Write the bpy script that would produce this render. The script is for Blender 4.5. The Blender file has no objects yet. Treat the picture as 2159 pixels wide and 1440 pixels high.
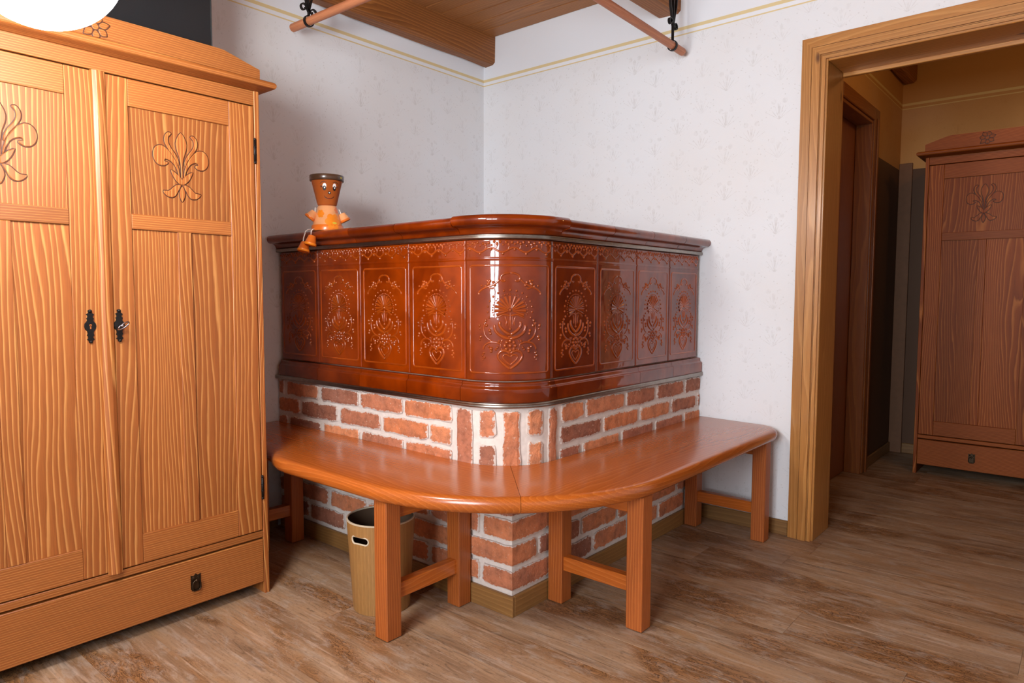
import bpy, math, random
from mathutils import Vector, Matrix
random.seed(7)
PI = math.pi
C = bpy.context.scene.collection
sc = bpy.context.scene

# ------------------------------------------------------------------ camera
cam_d = bpy.data.cameras.new('camera'); cam = bpy.data.objects.new('camera', cam_d); C.objects.link(cam)
cam_d.sensor_width = 36.0; cam_d.lens = 1451.04 * 36.0 / 2159.0
cam_d.clip_start = 0.02; cam_d.clip_end = 60
_y, _t, _r = 0.70366, -0.06907, 0.00255
fw = Vector((-math.sin(_y)*math.cos(_t), math.cos(_y)*math.cos(_t), math.sin(_t)))
rt = Vector((math.cos(_y), math.sin(_y), 0)); up = rt.cross(fw)
r2 = math.cos(_r)*rt + math.sin(_r)*up; u2 = -math.sin(_r)*rt + math.cos(_r)*up
M3 = Matrix((r2, u2, -fw)).transposed()
cam.matrix_world = Matrix.Translation((2.78208, -3.018, 1.04778)) @ M3.to_4x4()
sc.camera = cam

# ------------------------------------------------------------------ light
sc.view_settings.view_transform = 'Standard'; sc.view_settings.look = 'None'
sc.view_settings.gamma = 1.0; sc.view_settings.use_curve_mapping = False
sc.view_settings.exposure = 0.0
w = bpy.data.worlds.new('world'); sc.world = w; w.use_nodes = True
w.node_tree.nodes['Background'].inputs[0].default_value = (0.75, 0.85, 1.0, 1)
w.node_tree.nodes['Background'].inputs[1].default_value = 0.6
def area(name, loc, target, sx, sy, e, col):
    d = bpy.data.lights.new(name, 'AREA'); d.shape = 'RECTANGLE'; d.size = sx; d.size_y = sy; d.energy = e; d.color = col
    o = bpy.data.objects.new(name, d); C.objects.link(o); o.location = loc; o.visible_camera = True
    o.rotation_euler = (Vector(target)-Vector(loc)).to_track_quat('-Z', 'Y').to_euler(); return o
area('window_daylight', (2.45, -4.85, 1.5), (2.1, 0, 1.35), 1.2, 1.45, 145, (0.86, 0.93, 1.0))
def point(name, loc, e, col, r):
    d = bpy.data.lights.new(name, 'POINT'); d.energy = e; d.color = col; d.shadow_soft_size = r
    o = bpy.data.objects.new(name, d); C.objects.link(o); o.location = loc; return o
point('hall_ceiling_lamp', (2.7, 0.75, 2.25), 7.0, (1.0, 0.55, 0.20), 0.06)
LAMP_STRENGTH = 92.0

# ------------------------------------------------------------------ helpers
def lin(c): return tuple((v/12.92 if v <= .04045 else ((v+.055)/1.055)**2.4) for v in (x/255.0 for x in c)) + (1.0,)
class MB:
    def __init__(s): s.v = []; s.f = []; s.sm = []
    def add(s, vs, fs, smooth=False):
        b = len(s.v); s.v += [tuple(p) for p in vs]; s.f += [tuple(b+i for i in f) for f in fs]; s.sm += [smooth]*len(fs); return s
    def box(s, lo, hi, c=0.0):
        (x0, y0, z0), (x1, y1, z1) = lo, hi
        if x1 < x0: x0, x1 = x1, x0
        if y1 < y0: y0, y1 = y1, y0
        if z1 < z0: z0, z1 = z1, z0
        if c <= 0:
            vs = [(x, y, z) for x in (x0, x1) for y in (y0, y1) for z in (z0, z1)]
            return s.add(vs, [(0, 1, 3, 2), (4, 6, 7, 5), (0, 4, 5, 1), (2, 3, 7, 6), (0, 2, 6, 4), (1, 5, 7, 3)])
        c = min(c, (x1-x0)*.45, (y1-y0)*.45, (z1-z0)*.45)
        vs = []; idx = {}
        for i, x in enumerate((x0, x1)):
            for j, y in enumerate((y0, y1)):
                for k, z in enumerate((z0, z1)):
                    sx, sy, sz = (1-2*i)*c, (1-2*j)*c, (1-2*k)*c
                    idx[i, j, k] = len(vs); vs += [(x, y+sy, z+sz), (x+sx, y, z+sz), (x+sx, y+sy, z)]
        fs = []
        g = lambda i, j, k, a: idx[i, j, k]+a
        for i in (0, 1): q = [g(i, 0, 0, 0), g(i, 0, 1, 0), g(i, 1, 1, 0), g(i, 1, 0, 0)]; fs.append(q if i == 0 else q[::-1])
        for j in (0, 1): q = [g(0, j, 0, 1), g(1, j, 0, 1), g(1, j, 1, 1), g(0, j, 1, 1)]; fs.append(q if j == 0 else q[::-1])
        for k in (0, 1): q = [g(0, 0, k, 2), g(0, 1, k, 2), g(1, 1, k, 2), g(1, 0, k, 2)]; fs.append(q if k == 0 else q[::-1])
        for i in (0, 1):
            for j in (0, 1):
                q = [g(i, j, 0, 0), g(i, j, 1, 0), g(i, j, 1, 1), g(i, j, 0, 1)]; fs.append(q if (i+j) % 2 else q[::-1])
        for i in (0, 1):
            for k in (0, 1):
                q = [g(i, 0, k, 0), g(i, 1, k, 0), g(i, 1, k, 2), g(i, 0, k, 2)]; fs.append(q[::-1] if (i+k) % 2 else q)
        for j in (0, 1):
            for k in (0, 1):
                q = [g(0, j, k, 1), g(1, j, k, 1), g(1, j, k, 2), g(0, j, k, 2)]; fs.append(q if (j+k) % 2 else q[::-1])
        for i in (0, 1):
            for j in (0, 1):
                for k in (0, 1):
                    q = [g(i, j, k, 0), g(i, j, k, 1), g(i, j, k, 2)]; fs.append(q)
        return s.add(vs, fs)
    def prism(s, poly, fn0, fn1, smooth=False):      # poly 2D; fn maps to 3D
        n = len(poly); vs = [fn0(p) for p in poly]+[fn1(p) for p in poly]
        fs = [tuple(range(n))[::-1], tuple(range(n, 2*n))]
        s.add(vs, fs); b = len(s.v)-2*n
        for i in range(n):
            j = (i+1) % n; s.f.append((b+i, b+j, b+n+j, b+n+i)); s.sm.append(smooth)
        return s
    def lathe(s, prof, n=32, M=None, smooth=True, a0=0, a1=2*PI):
        vs = []; full = abs(a1-a0-2*PI) < 1e-6; m = n if full else n+1
        for (r, z) in prof:
            for i in range(m):
                a = a0+(a1-a0)*i/n; p = Vector((r*math.cos(a), r*math.sin(a), z)); vs.append(M @ p if M else p)
        fs = []
        for k in range(len(prof)-1):
            for i in range(n):
                j = (i+1) % m; fs.append((k*m+i, k*m+j, (k+1)*m+j, (k+1)*m+i))
        return s.add(vs, fs, smooth)
    def tube(s, pts, r, n=8, closed=False, cap=True):
        pts = [Vector(p) for p in pts]; L = len(pts); vs = []; N = None
        rr = r if isinstance(r, (list, tuple)) else [r]*L
        for i, p in enumerate(pts):
            a = pts[(i-1) % L] if (closed or i > 0) else p; b = pts[(i+1) % L] if (closed or i < L-1) else p
            t = (b-a).normalized()
            if N is None: N = t.cross(Vector((0, 0, 1)) if abs(t.z) < .9 else Vector((1, 0, 0))).normalized()
            N = (N - t*N.dot(t)).normalized(); B = t.cross(N)
            for k in range(n):
                an = 2*PI*k/n; vs.append(p+rr[i]*(math.cos(an)*N+math.sin(an)*B))
        fs = []
        for i in range(L if closed else L-1):
            i2 = (i+1) % L
            for k in range(n): fs.append((i*n+k, i*n+(k+1) % n, i2*n+(k+1) % n, i2*n+k))
        s.add(vs, fs, True)
        if cap and not closed: s.f += [tuple(len(s.v)-L*n+k for k in range(n))[::-1], tuple(len(s.v)-n+k for k in range(n))]; s.sm += [False]*2
        return s
    def sweep(s, path, prof, smooth=True, cap=True, flip=False):   # path [(pos2D, normal2D)], prof closed [(off,z)]
        n = len(prof); vs = []
        for (p, nn) in path:
            for (o, z) in prof: vs.append((p[0]+nn[0]*o, p[1]+nn[1]*o, z))
        fs = []
        for i in range(len(path)-1):
            for k in range(n):
                q = (i*n+k, (i+1)*n+k, (i+1)*n+(k+1) % n, i*n+(k+1) % n); fs.append(q[::-1] if flip else q)
        s.add(vs, fs, smooth)
        if cap:
            b = len(s.v)-len(vs)
            s.f += [tuple(b+k for k in range(n)), tuple(b+(len(path)-1)*n+k for k in range(n))[::-1]]; s.sm += [False]*2
        return s
    def ball(s, c, r, n=10, m=6, sq=(1, 1, 1)):
        prof = [(r*math.sin(PI*i/m), -r*math.cos(PI*i/m)) for i in range(m+1)]
        return s.lathe([(max(a, 1e-5), z) for a, z in prof], n, Matrix.Translation(c) @ Matrix.Diagonal((*sq, 1)))
    def mesh(s, name, off=(0, 0, 0)):
        me = bpy.data.meshes.new(name)
        me.from_pydata([(x-off[0], y-off[1], z-off[2]) for x, y, z in s.v], [], s.f)
        me.polygons.foreach_set('use_smooth', s.sm)
        import bmesh
        bm = bmesh.new(); bm.from_mesh(me); bmesh.ops.recalc_face_normals(bm, faces=bm.faces); bm.to_mesh(me); bm.free()
        me.update(); return me
    def build(s, name, mat, parent=None, off=(0, 0, 0), label=None, sharp=None):
        me = s.mesh(name, off); o = bpy.data.objects.new(name, me); C.objects.link(o)
        if mat: me.materials.append(mat)
        if parent: o.parent = parent
        if label: o['label'] = label
        if sharp: 
            try: me.set_sharp_from_angle(angle=math.radians(sharp))
            except Exception: pass
        return o
def link(name, me, parent=None):
    o = bpy.data.objects.new(name, me); C.objects.link(o)
    if parent: o.parent = parent
    return o
def thing(name, label, cat, loc=(0, 0, 0), group=None, rz=0):
    o = bpy.data.objects.new(name, None); C.objects.link(o); o.empty_display_size = .05
    o.location = loc; o.rotation_euler = (0, 0, rz); o['label'] = label; o['category'] = cat
    if group: o['group'] = group
    return o
def struct(o): o['kind'] = 'structure'; return o
def root_struct(name):
    o = bpy.data.objects.new(name, None); C.objects.link(o); o['kind'] = 'structure'; return o

# ------------------------------------------------------------------ materials
class NT:
    def __init__(s, name, rough=.5, coat=0, coat_rough=.05, spec=.5, metal=0):
        s.m = bpy.data.materials.new(name); s.m.use_nodes = True; s.t = s.m.node_tree; s.b = s.t.nodes['Principled BSDF']
        i = s.b.inputs; i['Roughness'].default_value = rough; i['Coat Weight'].default_value = coat
        i['Coat Roughness'].default_value = coat_rough; i['Specular IOR Level'].default_value = spec; i['Metallic'].default_value = metal
    def n(s, typ, **kw):
        n = s.t.nodes.new(typ)
        for k, v in kw.items(): setattr(n, k, v)
        return n
    def set(s, sock, v):
        if isinstance(v, bpy.types.NodeSocket): s.t.links.new(v, sock)
        else: sock.default_value = v
    def math(s, op, a, b=0.0, c=0.0, clamp=False):
        n = s.n('ShaderNodeMath', operation=op); n.use_clamp = clamp
        s.set(n.inputs[0], a); s.set(n.inputs[1], b); s.set(n.inputs[2], c); return n.outputs[0]
    def vmath(s, op, a, b=(0, 0, 0)):
        n = s.n('ShaderNodeVectorMath', operation=op); s.set(n.inputs[0], a); s.set(n.inputs[1], b); return n.outputs[0]
    def noise(s, v, scale, detail=2, rough=.5, dist=0):
        n = s.n('ShaderNodeTexNoise'); s.set(n.inputs['Vector'], v); n.inputs['Scale'].default_value = scale
        n.inputs['Detail'].default_value = detail; n.inputs['Roughness'].default_value = rough; n.inputs['Distortion'].default_value = dist
        return n.outputs['Fac']
    def ramp(s, f, stops, interp='LINEAR'):
        n = s.n('ShaderNodeValToRGB'); r = n.color_ramp; r.interpolation = interp
        while len(r.elements) < len(stops): r.elements.new(.5)
        for e, (p, c) in zip(r.elements, stops): e.position = p; e.color = c if len(c) == 4 else (*c, 1)
        s.set(n.inputs[0], f); return n.outputs[0]
    def mix(s, f, a, b, mode='MIX'):
        n = s.n('ShaderNodeMix', data_type='RGBA', blend_type=mode); s.set(n.inputs[0], f); s.set(n.inputs[6], a); s.set(n.inputs[7], b); return n.outputs[2]
    def bump(s, h, strength, dist=.002, coat=False):
        n = s.n('ShaderNodeBump'); n.inputs['Strength'].default_value = strength; n.inputs['Distance'].default_value = dist
        s.set(n.inputs['Height'], h); s.t.links.new(n.outputs[0], s.b.inputs['Normal'])
        if coat: s.t.links.new(n.outputs[0], s.b.inputs['Coat Normal'])
    def color(s, c): s.set(s.b.inputs['Base Color'], c)
    def coords(s): return s.n('ShaderNodeTexCoord').outputs['Object']
    def rnd(s): return s.n('ShaderNodeObjectInfo').outputs['Random']
    def sep(s, v):
        n = s.n('ShaderNodeSeparateXYZ'); s.set(n.inputs[0], v); return n.outputs
    def comb(s, x, y, z):
        n = s.n('ShaderNodeCombineXYZ'); s.set(n.inputs[0], x); s.set(n.inputs[1], y); s.set(n.inputs[2], z); return n.outputs[0]
G = lambda v: (v, v, v, 1)

def wood(name, ax, dark, mid, light, rings=9.0, lines=42.0, rough=.35, coat=.25, contrast=1.0, stretch=.13, knots=0.0, bumps=.15, spec=.5):
    t = NT(name, rough, coat, .15, spec=spec)
    rr = t.rnd(); off = t.comb(t.math('MULTIPLY', rr, 17.3), t.math('MULTIPLY', rr, 41.7), t.math('MULTIPLY', rr, 29.1))
    x, y, z = t.sep(t.vmath('ADD', t.coords(), off))
    st = lambda k, q: t.math('MULTIPLY', q, k)
    cs = [x, y, z]; cs[ax] = st(stretch, cs[ax]); v = t.comb(*cs)
    perp = [q for i, q in enumerate((x, y, z)) if i != ax]; u = t.math('ADD', perp[0], perp[1])
    n1 = t.math('ADD', t.noise(v, 4.0, 1.0, .4, .3), t.math('MULTIPLY', t.noise(v, 13.0, 1.0, .5, .2), .22))
    n3 = t.noise(v, 2.2, 1, .5)
    val = t.math('ADD', t.math('MULTIPLY', n1, rings), t.math('MULTIPLY', u, lines))
    wv = t.noise(v, 60, 2, .6); val = t.math('ADD', val, t.math('MULTIPLY', wv, .35))
    fr = t.math('FRACT', val)
    col = t.ramp(fr, [(0, lin(light)), (.07, lin(light)), (.26, lin(mid)), (.62, lin(tuple(.5*(a+b) for a, b in zip(mid, dark)))), (.90, lin(dark)), (1, lin(light))])
    col = t.mix(1-contrast, col, lin(mid)) if contrast < 1 else col
    # broad tone variation (stain take-up) and fibres
    tone = t.ramp(n3, [(.3, G(.84)), (.5, G(1.0)), (.72, G(1.14))]); col = t.mix(1.0, col, tone, 'MULTIPLY')
    cf = [x, y, z]; cf[ax] = st(.03, cf[ax]); fib = t.noise(t.comb(*cf), 420, 2, .6)
    col = t.mix(1.0, col, t.ramp(fib, [(.3, G(.86)), (.7, G(1.08))]), 'MULTIPLY')
    if knots > 0:
        kv = t.n('ShaderNodeTexVoronoi'); ck = [x, y, z]; ck[ax] = st(.45, ck[ax]); t.set(kv.inputs['Vector'], t.comb(*ck)); kv.inputs['Scale'].default_value = 5.5
        kd = t.math('ADD', kv.outputs['Distance'], t.math('MULTIPLY', t.math('SUBTRACT', wv, .5), .05))
        kf = t.ramp(kd, [(.03, G(1)), (.075, G(0))]); col = t.mix(t.math('MULTIPLY', kf, knots), col, lin((70, 32, 12)))
    rt_ = t.math('MULTIPLY', t.math('SUBTRACT', rr, .5), .16); hsv = t.n('ShaderNodeHueSaturation'); hsv.inputs['Saturation'].default_value = 1.0
    t.set(hsv.inputs['Value'], t.math('ADD', rt_, 1.0)); t.set(hsv.inputs['Color'], col); t.color(hsv.outputs[0])
    t.bump(t.math('ADD', fib, t.math('MULTIPLY', fr, .6)), bumps, .001)
    return t.m
H_D, H_M, H_L = (140, 76, 30), (157, 90, 39), (196, 136, 74)
WH = [wood('wardrobe_wood_%s' % a, i, H_D, H_M, H_L, (4, 5, 13)[i], (90, 150, 72)[i], rough=.45, coat=.08, contrast=(.6, .6, .9)[i]) for i, a in enumerate('xyz')]
K_D, K_M, K_L = (124, 58, 16), (138, 68, 20), (168, 98, 42)
WK = [wood('hall_wardrobe_wood_%s' % a, i, K_D, K_M, K_L, (4, 5, 20)[i], (90, 150, 60)[i], rough=.5, coat=0.0, spec=.22) for i, a in enumerate('xyz')]
WB = [wood('bench_wood_%s' % a, i, (160, 80, 24), (178, 92, 30), (196, 112, 46), 16, 70, .26, .35, .5, bumps=.05) for i, a in enumerate('xyz')]
WL = wood('bench_leg_wood', 2, (148, 74, 26), (166, 86, 34), (196, 118, 56), 12, 110, .42, .12, .55)
WD = [wood('door_frame_wood_%s' % a, i, (172, 112, 50), (184, 124, 58), (200, 142, 76), 14, 50, .38, .2, .7, knots=.85) for i, a in enumerate('xyz')]
WHD = [wood('hall_door_wood_%s' % a, i, (120, 62, 16), (132, 72, 20), (146, 86, 30), 14, 50, .4, .2, .7, knots=.7) for i, a in enumerate('xyz')]
WC = [wood('ceiling_wood_%s' % a, i, (150, 96, 48), (170, 112, 60), (184, 126, 72), 14, 60, .55, 0, .6, knots=.9) for i, a in enumerate('xyz')]
WBM = wood('beam_wood', 1, (122, 70, 26), (146, 88, 36), (168, 106, 50), 14, 60, .55, 0, .8, .1, .6, .4)
WP = [wood('pole_wood_%s' % a, i, (176, 106, 70), (188, 118, 80), (200, 132, 92), 4, 40, .5, 0, .5) for i, a in enumerate('xyz')]
WS = [wood('skirting_wood_%s' % a, i, (122, 84, 42), (138, 98, 52), (154, 114, 64), 12, 60, .5, 0, .5) for i, a in enumerate('xyz')]
WBAM = wood('bamboo_veneer', 2, (150, 108, 60), (160, 116, 64), (168, 126, 74), 2, 60, .45, 0, .6)

def floor_mat():
    t = NT('barn_wood_floor', .48, 0, spec=.35)
    rr = t.rnd(); off = t.comb(t.math('MULTIPLY', rr, 23.1), t.math('MULTIPLY', rr, 37.7), 0.0)
    x, y, z = t.sep(t.vmath('ADD', t.coords(), off))
    v = t.comb(t.math('MULTIPLY', x, .12), y, 0.0); v2 = t.comb(t.math('MULTIPLY', x, .05), y, 0.0); v3 = t.comb(t.math('MULTIPLY', x, .2), y, 0.0)
    n1 = t.noise(v, 9, 4, .6, .8); n2 = t.noise(v2, 160, 3, .6); n3 = t.noise(v3, 5.5, 3, .6, 1.2)
    base = t.ramp(n1, [(.25, lin((122, 94, 70))), (.45, lin((156, 125, 97))), (.6, lin((174, 143, 113))), (.8, lin((154, 135, 116)))])
    # orange-brown stained zones
    z1 = t.ramp(n3, [(.5, G(0)), (.68, G(.55))]); base = t.mix(z1, base, lin((168, 124, 80)))
    # contour grain, dark weathered cracks
    kn = t.noise(v3, 5.0, 4, .62, .5); fr = t.math('FRACT', t.math('ADD', t.math('MULTIPLY', kn, 15), t.math('MULTIPLY', t.noise(v, 70, 2, .6), .9)))
    ln = t.ramp(fr, [(0, G(1)), (.12, G(.2)), (.3, G(0)), (.85, G(.1)), (1, G(1))])
    zone = t.math('MULTIPLY', t.ramp(t.noise(v3, 6.5, 3, .6, .6), [(.43, G(.04)), (.6, G(1))]), t.ramp(t.noise(v, 38, 3, .7), [(.4, G(.15)), (.6, G(1))]))
    base = t.mix(t.math('MULTIPLY', t.math('MULTIPLY', ln, zone), .62), base, lin((58, 36, 24)))
    cr = t.noise(t.comb(t.math('MULTIPLY', x, .06), y, 0.0), 30, 4, .72, .8)
    crf = t.ramp(cr, [(.6, G(0)), (.68, G(.55))]); base = t.mix(crf, base, lin((66, 43, 30)))
    pale = t.ramp(t.noise(t.comb(t.math('MULTIPLY', x, .06), y, 3.0), 48, 3, .7), [(.54, G(0)), (.66, G(.5))]); base = t.mix(pale, base, lin((196, 170, 148)))
    fc = t.ramp(t.noise(t.comb(t.math('MULTIPLY', x, .10), y, 7.0), 120, 4, .75, 1.0), [(.6, G(0)), (.66, G(.6))]); fz = t.ramp(t.noise(v3, 3.3, 2, .5), [(.42, G(.1)), (.6, G(1))])
    base = t.mix(t.math('MULTIPLY', fc, fz), base, lin((60, 40, 28)))
    # knotty zones: orange halo, dark crackle; grey weathering
    vk = t.comb(t.math('MULTIPLY', x, .38), y, 11.0); kz = t.noise(vk, 5.2, 2, .55, .5)
    base = t.mix(t.ramp(kz, [(.50, G(0)), (.62, G(.75))]), base, lin((152, 104, 58)))
    ck = t.noise(vk, 46, 3, .62, 2.2); ckl = t.ramp(t.math('ABSOLUTE', t.math('SUBTRACT', ck, .5)), [(.012, G(1)), (.05, G(0))])
    ckd = t.ramp(ck, [(.54, G(0)), (.64, G(1))]); cz = t.ramp(kz, [(.505, G(0)), (.61, G(1))])
    base = t.mix(t.math('MULTIPLY', t.math('MAXIMUM', ckl, t.math('MULTIPLY', ckd, .7)), t.math('MULTIPLY', cz, .72)), base, lin((56, 36, 26)))
    gw = t.ramp(t.noise(t.comb(t.math('MULTIPLY', x, .3), y, 5.0), 30, 4, .72, .8), [(.5, G(0)), (.66, G(.5))]); base = t.mix(gw, base, lin((180, 166, 152)))
    fl = t.ramp(t.noise(t.comb(t.math('MULTIPLY', x, .5), y, 2.0), 150, 3, .7), [(.56, G(0)), (.68, G(.4))]); base = t.mix(fl, base, lin((92, 64, 46)))
    base = t.mix(1.0, base, t.ramp(n2, [(.25, G(.78)), (.7, G(1.08))]), 'MULTIPLY')
    hsv = t.n('ShaderNodeHueSaturation'); t.set(hsv.inputs['Value'], t.math('ADD', t.math('MULTIPLY', t.math('SUBTRACT', rr, .5), .12), 1.0))
    t.set(hsv.inputs['Color'], base); t.color(hsv.outputs[0])
    t.bump(t.math('SUBTRACT', n2, t.math('MULTIPLY', crf, .8)), .18, .0015); return t.m
FLOOR = floor_mat()

def wall_mat(name, base, motif, shade_col=None, shade_z=0, upper=None):
    t = NT(name, .62, 0, spec=.3)
    P = t.coords(); x, y, z = t.sep(P); u = t.math('ADD', x, y)
    CW, CH = .118, .162
    cu = t.math('DIVIDE', u, CW); col_i = t.math('FLOOR', cu); lu = t.math('MULTIPLY', t.math('SUBTRACT', t.math('FRACT', cu), .5), CW)
    half = t.math('MULTIPLY', t.math('FLOORED_MODULO', col_i, 2.0), .5)
    cv = t.math('ADD', t.math('DIVIDE', z, CH), half); row = t.math('FLOOR', cv); lv = t.math('MULTIPLY', t.math('FRACT', cv), CH)
    wn = t.n('ShaderNodeTexWhiteNoise', noise_dimensions='2D'); t.set(wn.inputs['Vector'], t.comb(col_i, row, 0.0)); cellr = wn.outputs['Value']
    au = t.math('ABSOLUTE', lu); acc = None
    # blades of the tuft: lu = k*lv^p
    for k, p, top in ((0.0, 1.0, .085), (.16, 1.25, .08), (.75, 1.0, .058), (2.2, 1.12, .05), (.42, 1.1, .066)):
        cx = t.math('MULTIPLY', t.math('POWER', t.math('MAXIMUM', t.math('SUBTRACT', lv, .01), 0.0), p), k)
        d = t.math('ABSOLUTE', t.math('SUBTRACT', au, cx))
        f = t.math('MULTIPLY', t.math('LESS_THAN', d, .0016), t.math('MULTIPLY', t.math('GREATER_THAN', lv, .012), t.math('LESS_THAN', lv, top)))
        acc = f if acc is None else t.math('MAXIMUM', acc, f)
    # soft blossoms above the blades
    bl = t.math('SQRT', t.math('ADD', t.math('POWER', t.math('SUBTRACT', au, .024), 2.0), t.math('POWER', t.math('SUBTRACT', lv, .088), 2.0)))
    blf = t.math('MULTIPLY', t.math('LESS_THAN', bl, .011), .55)
    acc = t.math('MAXIMUM', acc, blf)
    br = t.noise(P, 46, 3, .6); acc = t.math('MULTIPLY', acc, t.ramp(br, [(.38, G(0)), (.6, G(1))])); acc = t.math('MULTIPLY', acc, t.math('ADD', t.math('MULTIPLY', cellr, .7), .3))
    vo = t.n('ShaderNodeTexVoronoi'); t.set(vo.inputs['Vector'], P); vo.inputs['Scale'].default_value = 62
    dots = t.math('MULTIPLY', t.math('LESS_THAN', vo.outputs['Distance'], .17), t.math('GREATER_THAN', t.sep(vo.outputs['Color'])[0], .45))
    pat = t.math('MAXIMUM', t.math('MULTIPLY', acc, .4), t.math('MULTIPLY', dots, .3))
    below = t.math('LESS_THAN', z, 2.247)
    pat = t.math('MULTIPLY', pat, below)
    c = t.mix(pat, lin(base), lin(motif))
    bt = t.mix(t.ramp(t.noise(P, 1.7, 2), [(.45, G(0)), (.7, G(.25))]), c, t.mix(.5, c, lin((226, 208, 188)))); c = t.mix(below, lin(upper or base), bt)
    band = lambda a, b: t.math('MULTIPLY', t.math('GREATER_THAN', z, a), t.math('LESS_THAN', z, b))
    s1 = t.math('ADD', band(2.2715, 2.2865), band(2.2485, 2.2545)); c = t.mix(t.math('MULTIPLY', s1, .85), c, lin((222, 198, 132)))
    if shade_col: c = t.mix(t.math('LESS_THAN', z, shade_z), c, lin(shade_col))  # shadow on the lower wall, painted in as a darker colour
    t.color(c); t.bump(t.math('ADD', t.noise(P, 150, 3, .6), t.math('MULTIPLY', pat, 1.0)), .22, .0012); return t.m
WALL = wall_mat('floral_wallpaper', (232, 235, 239), (182, 179, 176), upper=(234, 238, 244))
HALLW = wall_mat('hall_wall_paint_and_shade', (196, 146, 84), (176, 124, 66), (94, 66, 46), 1.862, (196, 146, 84))  # ochre wall; the dark lower band is painted shade

def simple(name, col, rough=.5, metal=0, coat=0, nz=.06, scale=30, bump=0):
    t = NT(name, rough, coat, .06, metal=metal); n = t.noise(t.coords(), scale, 3)
    c = lin(col); t.color(t.mix(1.0, c, t.ramp(n, [(.3, G(1-nz)), (.7, G(1+nz))]), 'MULTIPLY'))
    if bump: t.bump(n, bump, .001)
    return t.m
def glaze(name, lo, hi):
    t = NT(name, .30, 1.0, .03, spec=.12); P = t.coords(); rr = t.rnd()
    n = t.noise(t.vmath('ADD', P, t.comb(t.math('MULTIPLY', rr, 9.0), t.math('MULTIPLY', rr, 5.0), 0.0)), 7, 3, .55, .4)
    c = t.ramp(n, [(.3, lin(lo)), (.7, lin(hi))])
    hsv = t.n('ShaderNodeHueSaturation'); t.set(hsv.inputs['Value'], t.math('ADD', t.math('MULTIPLY', rr, .4), .8)); t.set(hsv.inputs['Color'], c); t.color(hsv.outputs[0])
    t.bump(t.math('ADD', t.noise(P, 30, 1, .5), t.math('MULTIPLY', t.noise(P, 12, 1), 2.4)), .36, .0012, True); return t.m
GLAZE = glaze('amber_glaze', (92, 26, 0), (140, 52, 2))
GLAZE2 = glaze('amber_glaze_thin', (118, 42, 2), (158, 68, 10))
GROUT = simple('tile_grout', (206, 176, 158), .8)
STEEL = simple('brushed_steel', (150, 142, 134), .32, 1.0, 0, .1, 60)
def brick_mat():
    t = NT('old_brick', .85, 0, spec=.25); P = t.coords(); rr = t.rnd()
    n = t.noise(P, 34, 4, .65); n2 = t.noise(P, 9, 3, .6)
    b = t.ramp(rr, [(0, lin((150, 98, 78))), (.25, lin((186, 118, 88))), (.5, lin((204, 126, 84))), (.75, lin((218, 142, 98))), (1, lin((170, 106, 84)))])
    b = t.mix(t.ramp(n2, [(.45, G(0)), (.7, G(.5))]), b, lin((140, 98, 84)))
    b = t.mix(1.0, b, t.ramp(n, [(.3, G(.68)), (.5, G(1.0)), (.75, G(1.22))]), 'MULTIPLY')
    spk = t.ramp(t.noise(P, 90, 3, .7), [(.62, G(0)), (.7, G(.7))]); b = t.mix(spk, b, lin((214, 182, 160)))
    ea = t.n('ShaderNodeAttribute', attribute_name='edge').outputs['Fac']; en = t.math('ADD', ea, t.math('MULTIPLY', t.math('SUBTRACT', t.noise(P, 75, 4, .7), .5), 2.2))
    b = t.mix(t.ramp(en, [(.16, G(.9)), (.34, G(0))]), b, lin((212, 202, 194)))
    t.color(b); t.bump(t.math('ADD', n, t.noise(P, 120, 3, .7)), .7, .004); return t.m
BRICK = brick_mat()
MORTAR = simple('lime_mortar', (216, 206, 198), .92, nz=.07, scale=60, bump=.6)
IRON = simple('black_iron', (34, 32, 32), .42, .6, 0, .15, 40)
BRONZE = simple('dark_bronze', (66, 52, 38), .38, .85, 0, .2, 60)
CHROME = simple('key_steel', (170, 168, 176), .25, 1.0)
GROOVE = simple('carved_groove_stain', (70, 32, 14), .6)
HGROOVE = simple('hall_carved_groove_stain', (62, 30, 16), .5)
PLASTIC = simple('tv_screen_black', (26, 32, 36), .22, 0, .3)
BEZEL = simple('tv_bezel_grey', (52, 56, 58), .35)
RIM = simple('bin_rim', (200, 184, 158), .6)
TERRA = simple('doll_terracotta', (178, 92, 36), .45)
PEACH = simple('doll_peach_paint', (236, 166, 112), .35, 0, .3)
ORANGE = simple('doll_orange_paint', (226, 114, 34), .3, 0, .3)
ORANGE2 = simple('doll_flower_orange', (236, 134, 30), .35)
BROWN = simple('doll_brown_rim', (74, 50, 34), .3, 0, .4)
ROPE = simple('white_rope', (230, 222, 214), .8)
BLACK = simple('face_paint_black', (26, 12, 10), .5)
WHITE = simple('face_paint_white', (244, 240, 236), .5)
RED = simple('face_paint_lip', (120, 26, 16), .5)
YELLOW = simple('sticker_yellow', (206, 184, 60), .5)
CONC = simple('slab', (120, 110, 100), .9)
LIT_STRIP = simple('painted_lit_strip', (122, 86, 60), .7)  # lighter tone painted for the lit wall between the shaded parts
def lampmat():
    t = NT('opal_lamp_glass', .3); t.color(lin((250, 248, 244))); t.b.inputs['Emission Color'].default_value = (1.0, .985, .97, 1); t.b.inputs['Emission Strength'].default_value = LAMP_STRENGTH; return t.m
OPAL = lampmat()

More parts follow.
